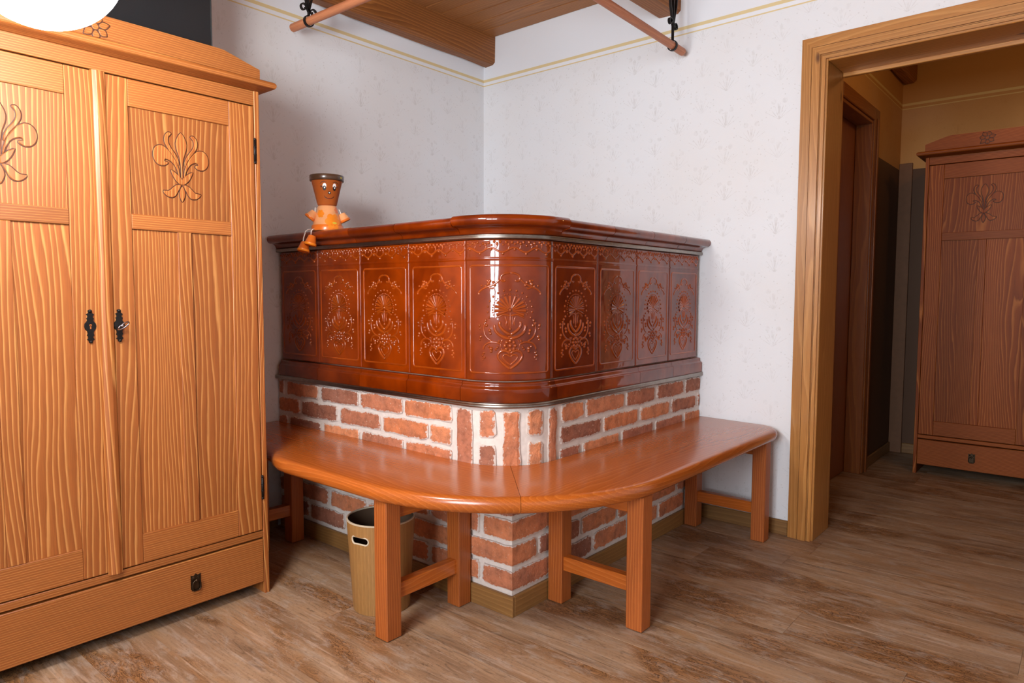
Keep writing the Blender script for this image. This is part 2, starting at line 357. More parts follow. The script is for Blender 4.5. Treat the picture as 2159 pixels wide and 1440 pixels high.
# ------------------------------------------------------------------ setting
H = 2.53
floor = struct(MB().box((-.3, -4.8, -.12), (4.8, 2.5, -.012)).build('floor', CONC))
pw, yr = .182, -4.72
i = 0
while yr < 2.3:
    xs = -.02 - random.random()*2.0
    while xs < 4.6:
        x0, x1 = max(xs, -.02), min(xs+2.2, 4.6)
        if x1-x0 > .02 and (yr < .1 or (x1 > 1.7 and x0 < 3.5)):
            cx, cy = (x0+x1)/2, yr+pw/2
            o = MB().box((x0+.0002, yr+.0002, -.012), (x1-.0002, yr+pw-.0002, 0), .0006).build('plank', FLOOR, floor)
        xs += 2.2
    yr += pw
ceiling = struct(MB().box((-.3, -4.8, H), (4.8, 2.5, H+.12)).build('ceiling', CONC))
yb = 0.0; BW = .107
while yb > -4.6:
    MB().box((.0, yb-BW+.0015, H-.018), (4.6, yb-.0015, H+.001), .004).build('board', WC[0], ceiling); yb -= BW
def beam(x0, x1, z0, y0=-4.6, y1=0.0, m=WBM):
    mb = MB(); n = 24; vs = []; c = .014; rnd = random.Random(int(x0*1000))
    for k in range(n+1):
        y = y0+(y1-y0)*k/n; j = lambda: rnd.uniform(-.003, .003)
        vs += [(x0, y, H), (x0+j()*.3, y, z0+c+j()), (x0+c, y, z0+j()), (x1-c+j(), y, z0+j()), (x1+j(), y, z0+c+j()), (x1+j(), y, H)]
    fs = [(a*6+b, a*6+(b+1) % 6, (a+1)*6+(b+1) % 6, (a+1)*6+b) for a in range(n) for b in range(6)]
    fs += [tuple(range(6)), tuple(n*6+q for q in range(6))]
    mb.add(vs, fs); o = mb.build('ceiling_beam', m); return o
b1 = beam(.002, .088, 2.357); b1['label'] = 'dark wooden ceiling beam lying along the left wall above the stove'; b1['category'] = 'beam'
b2 = beam(1.121, 1.246, 2.352); b2['label'] = 'dark wooden ceiling beam ending in the back wall beside the right hanging pole'; b2['category'] = 'beam'
b3 = beam(1.758, 1.835, 2.405, .22, 2.1); b3['label'] = 'dark ceiling beam of the hall seen through the doorway'; b3['category'] = 'beam'

struct(MB().box((-.2, -4.8, 0), (0, .2, H)).build('wall_left', WALL))
DX0, DX1, DZ = 1.892, 2.86, 2.008
wb = MB().box((0, 0, 0), (DX0, .2, H)).box((DX0, 0, DZ), (DX1, .2, H)).box((DX1, 0, 0), (4.6, .2, H)); struct(wb.build('wall_back', WALL))
struct(MB().box((4.6, -4.8, 0), (4.8, .2, H)).build('wall_right', WALL))
wx0, wx1, wz0, wz1 = 1.84, 3.06, .80, 2.22
struct(MB().box((0, -4.8, 0), (wx0, -4.6, H)).box((wx1, -4.8, 0), (4.6, -4.6, H)).box((wx0, -4.8, 0), (wx1, -4.6, wz0)).box((wx0, -4.8, wz1), (wx1, -4.6, H)).build('wall_front', WALL))
win = root_struct('window_1'); wf = simple('window_white_paint', (235, 235, 232), .4)
fm = MB()
for a in ((wx0, wx0+.06), (wx1-.06, wx1), ((wx0+wx1)/2-.045, (wx0+wx1)/2+.045)): fm.box((a[0], -4.72, wz0), (a[1], -4.66, wz1), .004)
for a in ((wz0, wz0+.06), (wz1-.06, wz1)): fm.box((wx0, -4.715, a[0]), (wx1, -4.665, a[1]), .004)
fm.build('frame', wf, win)
# hall
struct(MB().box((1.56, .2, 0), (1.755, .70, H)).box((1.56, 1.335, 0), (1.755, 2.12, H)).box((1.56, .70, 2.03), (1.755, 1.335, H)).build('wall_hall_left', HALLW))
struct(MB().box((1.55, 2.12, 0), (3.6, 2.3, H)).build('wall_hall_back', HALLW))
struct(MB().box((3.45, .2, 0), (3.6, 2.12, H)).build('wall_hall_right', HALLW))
struct(MB().box((1.756, 2.098, 0), (1.832, 2.12, 1.9), .002).build('lit_strip_1', LIT_STRIP))  # added thin box, coloured as the lit strip beside the wall shadow
# baseboards
struct(MB().box((1.397, -.013, 0), (1.803, -.0005, .066), .003).build('baseboard_back', WS[0]))
struct(MB().box((.0005, -1.76, 0), (.013, -1.38, .066), .003).build('baseboard_left', WS[1]))
struct(MB().box((1.7555, 1.46, 0), (1.767, 2.097, .066), .003).build('baseboard_hall_left', WS[1]))
struct(MB().box((1.833, 2.108, 0), (3.45, 2.1195, .066), .003).build('baseboard_hall_back', WS[0]))
# door 1 : wooden lining and casing
d1 = root_struct('door_1')
def casing(o0, o1, z, th, name='casing'):           # three mitred strips around the opening, o = outward offset from the opening
    P = lambda o: [(DX0-o, 0), (DX0-o, z+o), (DX1+o, z+o), (DX1+o, 0)]
    a, b = P(o0), P(o1)
    for k, m in ((0, WD[2]), (1, WD[0]), (2, WD[2])):
        q = [a[k], a[k+1], b[k+1], b[k]]
        MB().prism(q, lambda p: (p[0], -.0005, p[1]), lambda p: (p[0], -th, p[1])).build(name, m, d1)
casing(.048, .0865, DZ, .020); casing(.013, .0445, DZ, .024); casing(.010, .05, DZ, .014); casing(-.006, .0075, DZ, .018)
MB().box((DX0, -.008, 0), (DX0+.014, .215, DZ), .002).build('jamb', WD[2], d1)
MB().box((DX1-.014, -.008, 0), (DX1, .215, DZ), .002).build('jamb', WD[2], d1)
MB().box((DX0+.0145, -.008, DZ-.014), (DX1-.0145, .2, DZ), .002).build('lintel_board', WD[0], d1)
MB().box((DX0+.0145, .2005, DZ-.030), (DX1-.0145, .222, DZ+.05), .002).build('door_stop', WD[0], d1)
# door 2 in the hall
d2 = root_struct('door_2')
MB().box((1.64, .702, 0.004), (1.68, 1.333, 2.028), .002).build('door_leaf', WHD[2], d2)
for (ya, yb2, za, zb, ax) in ((1.337, 1.448, 0, 2.105, 2), (.60, .698, 0, 2.105, 2), (.6985, 1.3365, 2.032, 2.105, 1)):
    MB().box((1.7555, ya, za), (1.778, yb2, zb), .004).build('casing', WHD[ax], d2)
MB().box((1.682, 1.318, 0.001), (1.77, 1.3345, 2.03), .002).build('jamb', WHD[2], d2)
MB().box((1.682, .7005, 2.012), (1.77, 1.317, 2.0295), .002).build('head_jamb', WHD[1], d2)
MB().box((1.778, 1.385, 0.001), (1.786, 1.40, 2.05), .002).build('casing_bead', WHD[2], d2)

# ------------------------------------------------------------------ tiled stove
A0, B0 = 1.372, -1.354         # tile face planes
CXc, CYc = 1.165, -1.147; RT = .207
def ppos(s, off=0.0):           # path along the tiled front
    if s <= CXc: return (s, B0-off), (0, -1)
    th = (s-CXc)/RT
    if th < PI/2: n = (math.sin(th), -math.cos(th)); return (CXc+(RT+off)*n[0], CYc+(RT+off)*n[1]), n
    return (A0+off, CYc+(s-CXc-RT*PI/2)), (1, 0)
SA = CXc; SB = CXc+RT*PI/2; SE = SB-CYc        # path end at the back wall
sy = lambda y: SB+(y-CYc)
def pathpts(s0, s1):
    ss = [s0]+[SA+(SB-SA)*k/20 for k in range(21) if s0+1e-4 < SA+(SB-SA)*k/20 < s1-1e-4]+[s1]
    return [ppos(s) for s in ss]
stove = thing('tiled_stove', 'large corner tiled stove with glossy amber relief tiles on a brick base', 'stove', (.7, -.7, 0))
SO = (.7, -.7, 0)
# core body, lid and mortar base
MB().sweep(pathpts(.03, SE-.03), [(-.012, .67), (-.012, 1.298), (-.10, 1.298), (-.10, .67)]).build('core', GROUT, stove, SO)
lid = MB(); pp = [p for p, n in pathpts(.002, SE-.002)]; poly = [(.002, -.002)]+[(p[0]-n_[0]*0, p[1]) for p, n_ in pathpts(.002, SE-.002)]
lid.prism(poly, lambda p: (p[0], p[1], 1.285), lambda p: (p[0], p[1], 1.2985)); lid.build('stove_top', GLAZE, stove, SO)
BOFF = .008
MB().sweep(pathpts(.004, SE-.002), [(BOFF-.004, .44), (BOFF-.004, .672), (-.10, .672), (-.10, .44)], smooth=True).build('mortar_bed', MORTAR, stove, SO, sharp=40)
bx1, by1 = A0+BOFF, B0-BOFF
MB().box((.004, by1+.005, 0), (bx1-.005, -.002, .4265)).build('mortar_base', MORTAR, stove, SO)
MB().box((.014, by1-.008, 0), (bx1+.008, by1+.0045, .068), .002).build('skirting_board', WS[0], stove, SO)
MB().box((bx1-.0045, by1+.005, 0), (bx1+.008, -.014, .068), .002).build('skirting_board', WS[1], stove, SO)
# --- bricks
def brick(fn, s0, s1, z0, z1, breaks=()):
    L = s1-s0; nx = max(2, min(7, int(round(L/.035)))); ss = [s0, s0+.009]+[s0+L*k/nx for k in range(1, nx)]+[s1-.009, s1]; nx += 2
    for b in breaks:
        if s0 < b < s1: ss[min(range(1, nx), key=lambda k: abs(ss[k]-b))] = b
    zz_ = [z0, z0+.010, z1-.010, z1] if z1-z0 < .12 else [z0, z0+.010]+[z0+(z1-z0)*k/5 for k in range(1, 5)]+[z1-.010, z1]; nz = len(zz_)-1; vs = []; fs = []; ed = []
    J = random.uniform
    for i_, s in enumerate(ss):
        for k in range(nz+1):
            z = zz_[k]; e = (i_ in (0, nx)) or (k in (0, nz)); sj, zj = s, z
            if i_ in (0, nx): sj += J(-.004, .004)
            elif s not in breaks: sj += J(-.004, .004)
            if k in (0, nz): zj += J(-.004, .0035)
            if (i_ in (0, nx)) and (k in (0, nz)): sj += (.005 if i_ == 0 else -.005); zj += (.004 if k == 0 else -.004)
            p = fn(sj, J(.0005, .002) if e else J(.002, .005)); vs.append((p[0], p[1], zj)); ed.append(0.0 if e else (.55 if (i_ in (1, nx-1) and k in (1, nz-1)) else 1.0))
    W = nz+1
    for i_ in range(nx):
        for k in range(nz): fs.append((i_*W+k, (i_+1)*W+k, (i_+1)*W+k+1, i_*W+k+1))
    ring = [i_*W for i_ in range(nx+1)]+[nx*W+k for k in range(1, nz+1)]+[i_*W+nz for i_ in range(nx-1, -1, -1)]+[k for k in range(nz-1, 0, -1)]
    base = len(vs); cs, cz = (s0+s1)/2, (z0+z1)/2
    for r_ in ring:
        ii, kk = divmod(r_, W); p = fn(ss[ii], -.009); vs.append((p[0], p[1], vs[r_][2]))
    for q in range(len(ring)): q2 = (q+1) % len(ring); fs.append((ring[q], base+q, base+q2, ring[q2]))
    mb = MB(); mb.add(vs, fs); o = mb.build('brick', BRICK, stove, SO); at = o.data.attributes.new('edge', 'FLOAT', 'POINT'); at.data.foreach_set('value', ed+[0.0]*(len(vs)-len(ed))); return o
f_up = lambda s, o: ppos(s, BOFF+o)[0]
for z0, z1, xs_ in ((.604, .663, [(.017, .058), (.078, .313), (.337, .586), (.603, .847), (.863, 1.107)]),
                    (.526, .588, [(.013, .174), (.192, .446), (.468, .719), (.738, .984), (.999, 1.106)]),
                    (.446, .509, [(.010, .075), (.097, .331), (.353, .589), (.609, .848), (.868, 1.104)])):
    for a, b in xs_: brick(f_up, a, b, z0, z1)
for z0, z1, ys_ in ((.602, .663, [(-1.098, -.965), (-.948, -.687), (-.667, -.438), (-.416, -.176), (-.157, -.004)]),
                    (.528, .586, [(-1.106, -.850), (-.830, -.577), (-.553, -.308), (-.283, -.05), (-.028, -.004)]),
                    (.446, .511, [(-1.106, -.992), (-.966, -.719), (-.696, -.449), (-.423, -.183), (-.156, -.004)])):
    for a, b in ys_: brick(f_up, sy(a), sy(b), z0, z1)
dg = RT*PI/180
for a, b, zz in ((1.13, SA+9.5*dg, [(.446, .661)]), (SA+16*dg, SA+32*dg, [(.446, .545), (.573, .662)]), (SA+38.5*dg, SA+54*dg, [(.446, .662)]),
                 (SA+61*dg, SA+76*dg, [(.446, .552), (.575, .662)]), (SA+84*dg, SB+.018, [(.446, .661)])):
    for z0, z1 in zz: brick(f_up, a, b, z0, z1)
def f_low(s, o):
    c = bx1
    if s < c-1e-6: return (s, by1-o)
    if s < c+1e-6: return (bx1+o, by1-o)
    return (bx1+o, by1+(s-c))
zr = .084; r_ = 0
while zr < .42:
    z1 = min(zr+.066, .426); s = .012; quoin = (.128, .205) if r_ % 2 == 0 else (.235, .125)
    cst = bx1-quoin[0]; en = bx1+quoin[1]
    x = cst-.016
    while x > .05: a = max(.012, x-.235); brick(f_low, a, x, zr, z1); x = a-.016
    brick(f_low, cst, en, zr, z1, (bx1,))
    x = en+.016; end = bx1-by1-.012
    while x < end-.03: b = min(end, x+.235); brick(f_low, x, b, zr, z1); x = b+.016
    zr += .0825; r_ += 1
# --- relief tiles
def relief_strokes():
    """ornament of one tile in metres (u from centre, v from bottom): list of (points, radius)"""
    S = []; B = []
    U = lambda dx: dx*.000563*.97; V = lambda y: (1290-y)*.00038
    def sm(pts, n=3):
        out = []
        for i in range(len(pts)-1):
            p0 = pts[max(i-1, 0)]; p1 = pts[i]; p2 = pts[i+1]; p3 = pts[min(i+2, len(pts)-1)]
            for k in range(n):
                t = k/n; out.append(tuple(.5*((2*b)+(-a+c)*t+(2*a-5*b+4*c-d)*t*t+(-a+3*b-3*c+d)*t**3) for a, b, c, d in zip(p0, p1, p2, p3)))
        return out+[pts[-1]]
    def both(pts, r, n=3):
        q = sm([(U(x), V(y)) for x, y in pts], n); S.append((q, r)); S.append(([(-a, b) for a, b in q], r))
    def dot(dx, y, r):
        B.append((U(dx), V(y), r)); 
        if dx: B.append((-U(dx), V(y), r))
    both([(0, 345), (26, 349), (46, 366), (53, 390), (46, 412), (32, 414), (27, 402)], .0024)
    both([(53, 395), (72, 425), (100, 452), (135, 470), (162, 492), (178, 520), (172, 532)], .0022)
    for dx, y, r in ((92, 425, .0048), (112, 415, .0052), (122, 440, .005), (84, 450, .0045), (136, 458, .0042), (160, 455, .0034)): dot(dx, y, r)
    both([(112, 440), (122, 415), (132, 408)], .0022, 2); both([(120, 470), (100, 480), (90, 470)], .002, 2)
    cx, cy = 0.0, V(665)
    for k in range(13):
        a = math.radians(-22+224*k/12); rr = .047 if k not in (0, 12) else .044
        S.append(([(cx+.007*math.cos(a), cy+.007*math.sin(a)), (cx+rr*.6*math.cos(a), cy+rr*.6*math.sin(a)), (cx+rr*math.cos(a), cy+rr*math.sin(a))], (.0016, .0026, .0036)))
    for k in range(25):
        a = math.radians(-18+216*k/24); B.append((cx+.0525*math.cos(a), cy+.0525*math.sin(a), .0023))
    for k in range(15):
        a = math.radians(-22+224*k/14); B.append((cx+.068*math.cos(a), cy+.066*math.sin(a), .0037))
    B.append((cx, cy, .005))
    both([(0, 715), (35, 705), (62, 722), (78, 735)], .002)
    S.append(([(0, V(690)), (0, V(760)), (0, V(815))], .0022)); dot(0, 828, .0042); S.append(([(U(14), V(700)), (U(10), V(800))], .0014)); S.append(([(U(-14), V(700)), (U(-10), V(800))], .0014))
    both([(0, 880), (24, 858), (46, 828), (58, 795), (54, 764)], .0034); both([(0, 915), (40, 898), (70, 866), (84, 828), (84, 792)], .0034)
    both([(30, 720), (20, 760), (24, 800)], .0016)
    for k in range(8):
        a = 2*PI*k/8; B.append((.0155*math.cos(a), V(975)+.0155*math.sin(a), .0056))
    B.append((0, V(975), .006))
    for k in range(9):                                            # scalloped collar round the blossom
        a = math.radians(-30+240*k/8); S.append(([(.029*math.cos(a+q), V(975)+.029*math.sin(a+q)+.002*math.cos(q*6)) for q in (-.2, 0, .2)], .0022))
    hp = [(0, 1046), (14, 1026), (34, 1018), (54, 1028), (66, 1056), (62, 1090), (40, 1130), (16, 1160), (0, 1176)]
    both(hp, .0030); both([(0, 1072), (14, 1056), (30, 1054), (40, 1068), (36, 1090), (18, 1120), (0, 1142)], .0018)
    both([(52, 962), (80, 946), (108, 946), (132, 962), (146, 988), (148, 1012)], .0024)
    both([(96, 942), (126, 910), (143, 868), (146, 815), (136, 770)], .0022)
    for dx, y, r in ((134, 756, .0045), (130, 800, .0048), (146, 780, .0036), (172, 800, .0052), (168, 830, .004), (112, 842, .0052), (108, 870, .0046), (164, 900, .0052), (170, 925, .0042),
                     (104, 1002, .0062), (104, 1024, .005), (118, 985, .0038), (146, 1040, .0045), (154, 1062, .0042), (142, 1080, .0042), (152, 1098, .0034), (70, 990, .0042), (78, 1008, .0038), (60, 935, .0040)): dot(dx, y, r)
    # frieze of vine leaves
    w_ = .14; q = []
    for k in range(49):
        u = -w_+2*w_*k/48; q.append((u, .4345+.0075*math.sin(u/(2*w_)*2*PI*4+.6)))
    S.append((q, .0022)); rn = random.Random(3)
    for k in range(16):
        u = -w_+2*w_*(k+.5)/16; ph = math.sin(u/(2*w_)*2*PI*4+.6); v = .4345+.0075*ph
        sg = 1 if k % 2 else -1
        S.append(([(u, v), (u+.006, v+.010*sg+.004), (u+.004, v+.014*sg+.008)], .0015))
        B.append((u+.004, v+.012*sg+.007, .0046)); B.append((u-.004, .4585+rn.uniform(-.003, .003), .0045)); B.append((u+.005, .4515+rn.uniform(-.003, .003), .0036))
    return S, B
STR, BEADS = relief_strokes()
def relief_mesh(mp, lines=True, us=1.0):
    mb = MB()
    for pts, r in STR:
        L = len(pts); rs = r if isinstance(r, tuple) else [r*(.45 if k in (0, L-1) else 1) for k in range(L)]
        vs = []; fs = []
        for i, (u, v) in enumerate(pts):
            a = pts[max(i-1, 0)]; b = pts[min(i+1, L-1)]; dx, dy = b[0]-a[0], b[1]-a[1]; l = math.hypot(dx, dy) or 1; nx, ny = -dy/l, dx/l
            for k in range(5):
                an = PI*k/4; w_ = math.cos(an)*rs[i]*1.5; h = math.sin(an)*rs[i]*1.05-.0003
                vs.append(mp(u*us+nx*w_, v+ny*w_, h))
        for i in range(L-1):
            for k in range(4): fs.append((i*5+k, (i+1)*5+k, (i+1)*5+k+1, i*5+k+1))
        mb.add(vs, fs, True)
    for u, v, r in BEADS:
        vs = [mp(u*us, v, r*.85)]; fs = []
        for j, (rr, hh) in enumerate(((.6, .65), (1.0, -.05))):
            for k in range(7): a = 2*PI*k/7; vs.append(mp(u*us+r*1.15*rr*math.cos(a), v+r*1.15*rr*math.sin(a), r*hh))
        for k in range(7): k2 = (k+1) % 7; fs += [(0, 1+k, 1+k2), (1+k, 8+k, 8+k2, 1+k2)]
        mb.add(vs, fs, True)
    return mb
ZT0, ZT1 = .757, 1.228
def tile_body(mp, w_, nu):
    """tile face with rounded edge, stepped frieze ledge and raised frame bead"""
    mb = MB(); hw = w_/2-.0012; ht = ZT1-ZT0
    us = [-hw, -hw+.0012, -hw+.003, -hw+.005, -hw+.008]+[(-hw+.008)+(2*hw-.016)*k/nu for k in range(1, nu)]+[hw-.008, hw-.005, hw-.003, hw-.0012, hw]
    vv = [.001, .0022, .004, .006, .010, .2]+[.394, .399, .4, .404, .407, .411, .412, .417]+[ht-.010, ht-.006, ht-.004, ht-.0022, ht-.001]
    def hgt(u, v):
        e = min(hw-abs(u), v-.001, ht-.001-v); h = -.006 if e < 1e-6 else (-.0015 if e < .0015 else (-.0003 if e < .0035 else 0))
        if v >= .404-1e-6 and v <= .407+1e-6: h += .0022
        return h
    vs = [mp(u, v, hgt(u, v)) for u in us for v in vv]; n = len(vv)
    fs = [(i*n+k, (i+1)*n+k, (i+1)*n+k+1, i*n+k+1) for i in range(len(us)-1) for k in range(n-1)]
    mb.add(vs, fs, True); return mb
def tile_frame(mp, w_, nu):
    mb = MB(); x0, x1, z0, z1, r = -w_/2+.020, w_/2-.020, .028, .384, .010
    pts = []
    for cx, cy, a0 in ((x1-r, z0+r, -90), (x1-r, z1-r, 0), (x0+r, z1-r, 90), (x0+r, z0+r, 180)):
        for k in range(5): a = math.radians(a0+90*k/4); pts.append((cx+r*math.cos(a), cy+r*math.sin(a)))
        if a0 in (0, 180) and nu > 1:
            s = -1 if a0 == 0 else 1; xa, ya = pts[-1]
            for k in range(1, nu): pts.append((xa+s*(x1-x0-2*r)*k/nu, ya))
    L = len(pts); vs = []; fs = []
    for i, (u, v) in enumerate(pts):
        a, b = pts[i-1], pts[(i+1) % L]; dx, dy = b[0]-a[0], b[1]-a[1]; l = math.hypot(dx, dy); nx, ny = -dy/l, dx/l
        for (o, h) in ((-.0035, -.0003), (-.0012, .0020), (.0012, .0020), (.0035, -.0003)): vs.append(mp(u+nx*o, v+ny*o, h))
    for i in range(L):
        j = (i+1) % L
        for k in range(3): fs.append((i*4+k, j*4+k, j*4+k+1, i*4+k+1))
    mb.add(vs, fs, True); return mb
WT = (CXc-.03)/4; WR = (-.03-CYc)/4
mpL = lambda u, v, h: (u, -h, v)
meT = tile_body(mpL, WT, 2).mesh('tile'); meT.materials.append(GLAZE)
meF = tile_frame(mpL, WT, 1).mesh('tile_frame'); meF.materials.append(GLAZE2)
meR = relief_mesh(mpL).mesh('relief'); meR.materials.append(GLAZE2)
for k in range(8):
    t = link('tile', meT, stove)
    if k < 4: t.location = (.03+WT*(k+.5)-SO[0], B0-SO[1], ZT0)
    else: t.location = (A0-SO[0], CYc+WR*(k-3.5)-SO[1], ZT0); t.rotation_euler = (0, 0, PI/2); t.scale = (WR/WT, 1, 1)
    f = link('tile_frame', meF, t); r = link('relief', meR, t)
WCn = RT*PI/2
def mpC(u, v, h):
    th = (u+WCn/2)/RT; return ((RT+h)*math.sin(th), -(RT+h)*math.cos(th), v)
tb = tile_body(mpC, WCn, 18).build('corner_tile', GLAZE, stove); tb.location = (CXc-SO[0], CYc-SO[1], ZT0); tb['label'] = 'rounded corner tile'
tile_frame(mpC, WCn, 16).build('tile_frame', GLAZE2, tb); relief_mesh(mpC, us=1.12).build('relief', GLAZE2, tb)
# --- plinth, cornice, rails
def arc(cx, cz, r, a0, a1, n): return [(cx+r*math.cos(math.radians(a0+(a1-a0)*k/n)), cz+r*math.sin(math.radians(a0+(a1-a0)*k/n))) for k in range(n+1)]
plin = [(-.012, .688), (.017, .688)]+[(.0185, .692), (.0185, .728)]+arc(.0145, .731, .004, 0, 70, 3)+[(.011, .738), (.008, .742)]+arc(.004, .749, .005, -20, 90, 4)+[(-.012, .755)]
corn = [(-.012, 1.2435), (.001, 1.2435), (.004, 1.247), (.006, 1.253), (.011, 1.260), (.020, 1.2645), (.027, 1.2655)]+arc(.0295, 1.283, .0175, -80, 90, 12)+[(.01, 1.3015), (-.05, 1.300)]
joints = [.03, .325, .606, .883, CXc-.008, SB+.008, sy(-.862), sy(-.578), sy(-.292), SE-.012]
for a, b in zip(joints[:-1], joints[1:]): MB().sweep(pathpts(a+.001, b-.001), plin).build('plinth_tile', GLAZE, stove, SO, sharp=50)
joints = [.002, .30, .583, .852, CXc-.022, SB+.042, sy(-.822), sy(-.528), sy(-.251), SE-.002]
for k, (a, b) in enumerate(zip(joints[:-1], joints[1:])):
    dz = .0035 if k == 4 else random.uniform(-.0008, .0008); MB().sweep(pathpts(a+.0012, b-.0012), [(o+(.002 if k == 4 else 0), z+dz*(1 if z > 1.25 else 0)) for o, z in corn]).build('cornice_tile', GLAZE, stove, SO, sharp=50)
rail = lambda z, r, o: [(-.01, z-r)]+arc(o, z-r*.45, r*.55, -90, 40, 4)+arc(o, z+r*.45, r*.55, -40, 90, 4)+[(-.01, z+r)]
MB().sweep(pathpts(.012, SE-.012), rail(1.2355, .0078, .006)).build('steel_rail', STEEL, stove, SO, sharp=60, label='brushed steel strip under the cornice')
MB().sweep(pathpts(.008, SE-.006), rail(.6790, .0088, .018)).build('steel_rail', STEEL, stove, SO, sharp=60, label='brushed steel strip above the bricks')

# ------------------------------------------------------------------ corner bench
bench = thing('corner_bench', 'varnished wooden corner bench wrapping around the tiled stove', 'bench', (1.3, -1.25, 0)); BO = (1.3, -1.25, 0)
OX, OY = 1.776, -1.757; RB = .665; bcx, bcy = OX-RB, OY+RB
ZB0, ZB1 = .4285, .4775
def inner(th):                  # stove outline at angle th on the corner
    n = (math.sin(th), -math.cos(th)); R_ = RT+BOFF+.0045; return (CXc+R_*n[0], CYc+R_*n[1])
iy = B0-BOFF-.0045; ix = A0+BOFF+.0045
left = [((.0025, iy), (.0025, -1.60), (-.3, -1)), ((.2, iy), (.2, -1.63), (-.15, -1)), ((.45, iy), (.45, -1.688), (-.22, -1)), ((.53, iy), (.53, -1.712), (-.32, -1)), ((.58, iy), (.582, -1.736), (-.35, -1)), ((.63, iy), (.632, -1.751), (-.18, -1)), ((.69, iy), (.69, OY), (0, -1)), ((.9, iy), (.9, OY), (0, -1)), ((1.05, iy), (bcx, OY), (0, -1))]
for k in range(1, 13):
    th = PI/4*k/12; left.append((inner(max(0, (th-.12)*PI/4/(PI/4-.12))), (bcx+RB*math.sin(th), bcy-RB*math.cos(th)), (math.sin(th), -math.cos(th))))
right = []
for k in range(0, 13):
    th = PI/4+PI/4*k/12; right.append((inner(min(PI/2, PI/4+(th-PI/4)*PI/4/(PI/4-.12))), (bcx+RB*math.sin(th), bcy-RB*math.cos(th)), (math.sin(th), -math.cos(th))))
right += [((ix, -1.0), (OX, -1.0), (1, 0)), ((ix, -.6), (OX, -.6), (1, 0)), ((ix, -.3), (OX, -.3), (1, 0))]
rc = .11
for k in range(0, 9):
    a = PI/2*k/8; yy = -.004-rc+rc*math.sin(a); right.append(((ix, min(-.004, -.16+.156*k/8)), (OX-rc+rc*math.cos(a), yy), (math.cos(a), math.sin(a)) if k < 8 else (.25, 1)))
def seat(rows, name, mat):
    mb = MB(); t_ = ZB1-ZB0; vs = []; fs = []
    prof = [(.022, ZB1), (.014, ZB1-.0012), (.0075, ZB1-.0045), (.003, ZB1-.010), (.0, ZB1-.019), (.0, ZB1-.028), (.0025, ZB1-.037), (.008, ZB1-.0445), (.018, ZB0)]
    for (I, O, n) in rows:
        l = math.hypot(*n); n = (n[0]/l, n[1]/l); row = [(I[0], I[1], ZB0), (I[0], I[1], ZB1)]
        m = (O[0]-n[0]*.022, O[1]-n[1]*.022); row.append(((I[0]+m[0])/2, (I[1]+m[1])/2, ZB1))
        row += [(O[0]-n[0]*o, O[1]-n[1]*o, z) for o, z in prof]; vs += row
    n_ = len(prof)+3
    for i_ in range(len(rows)-1):
        for k in range(n_): fs.append((i_*n_+k, (i_+1)*n_+k, (i_+1)*n_+(k+1) % n_, i_*n_+(k+1) % n_))
    fs += [tuple(range(n_)), tuple((len(rows)-1)*n_+k for k in range(n_))]
    mb.add(vs, fs, True); return mb.build(name, mat, bench, BO, sharp=35)
def nudge(r_, d): (I, O, n) = r_; q = (d*.7071, d*.7071); return ((I[0]+q[0], I[1]+q[1]), (O[0]+q[0], O[1]+q[1]), n)
left[-1] = nudge(left[-1], -.0006); right[0] = nudge(right[0], .0006)
seat(left, 'seat_board', WB[0]); seat(right, 'seat_board', WB[1])
s_ = .0287
def pair(x0, y0, x1, y1):
    for (x, y) in ((x0, y0), (x1, y1)):
        MB().box((x-s_, y-s_, 0.0015), (x+s_, y+s_, ZB0-.0005), .0025).build('leg', WL, bench, BO)
        MB().box((x-s_+.006, y-s_+.006, 0), (x+s_-.006, y+s_-.006, .003)).build('foot_pad', IRON, bench, BO)
    if x0 == x1:
        a, b = sorted((y0, y1)); MB().box((x0-.017, a+s_-.002, .115), (x0+.017, b-s_+.002, .163), .002).build('stretcher', WB[1], bench, BO)
        MB().box((x0-.017, a+s_-.002, .368), (x0+.017, b-s_+.002, ZB0-.0005), .002).build('top_rail', WB[1], bench, BO)
    else:
        a, b = sorted((x0, x1)); MB().box((a+s_-.002, y0-.017, .115), (b-s_+.002, y0+.017, .163), .002).build('stretcher', WB[0], bench, BO)
        MB().box((a+s_-.002, y0-.017, .368), (b-s_+.002, y0+.017, ZB0-.0005), .002).build('top_rail', WB[0], bench, BO)
pair(1.177, -1.7068, 1.177, -1.4009); pair(1.7269, -1.1584, 1.4211, -1.1584); pair(1.7269, -.1356, 1.4211, -.1356); pair(.225, -1.59, .225, -1.4309)

# ------------------------------------------------------------------ wardrobes (local: +x front, y width, z up)
LOBES = [  # carved lily, px from hall wardrobe (centre 800), right-hand lobes mirrored where needed
    (0, [(800, 638), (824, 664), (838, 700), (832, 735), (816, 775), (806, 830), (806, 886), (794, 886), (794, 830), (784, 775), (768, 735), (762, 700), (776, 664)]),
    (1, [(818, 800), (838, 762), (868, 728), (884, 700), (882, 672), (862, 652), (882, 644), (902, 658), (912, 684), (906, 712), (880, 748), (848, 782), (824, 822)]),
    (1, [(812, 868), (826, 822), (850, 782), (886, 742), (924, 722), (956, 726), (980, 748), (986, 784), (974, 814), (946, 832), (914, 832), (890, 818), (896, 808), (914, 806), (906, 796), (880, 800), (852, 818), (832, 850), (818, 888)]),
    (1, [(800, 896), (826, 872), (850, 858), (874, 850), (862, 880), (842, 906), (818, 924), (800, 926)]),
    (1, [(806, 928), (840, 930), (866, 948), (892, 966), (926, 968), (920, 984), (894, 1000), (864, 1002), (842, 988), (826, 962)]),
    (0, [(800, 934), (814, 952), (820, 980), (810, 1006), (798, 1022), (786, 1006), (780, 980), (786, 952)])]
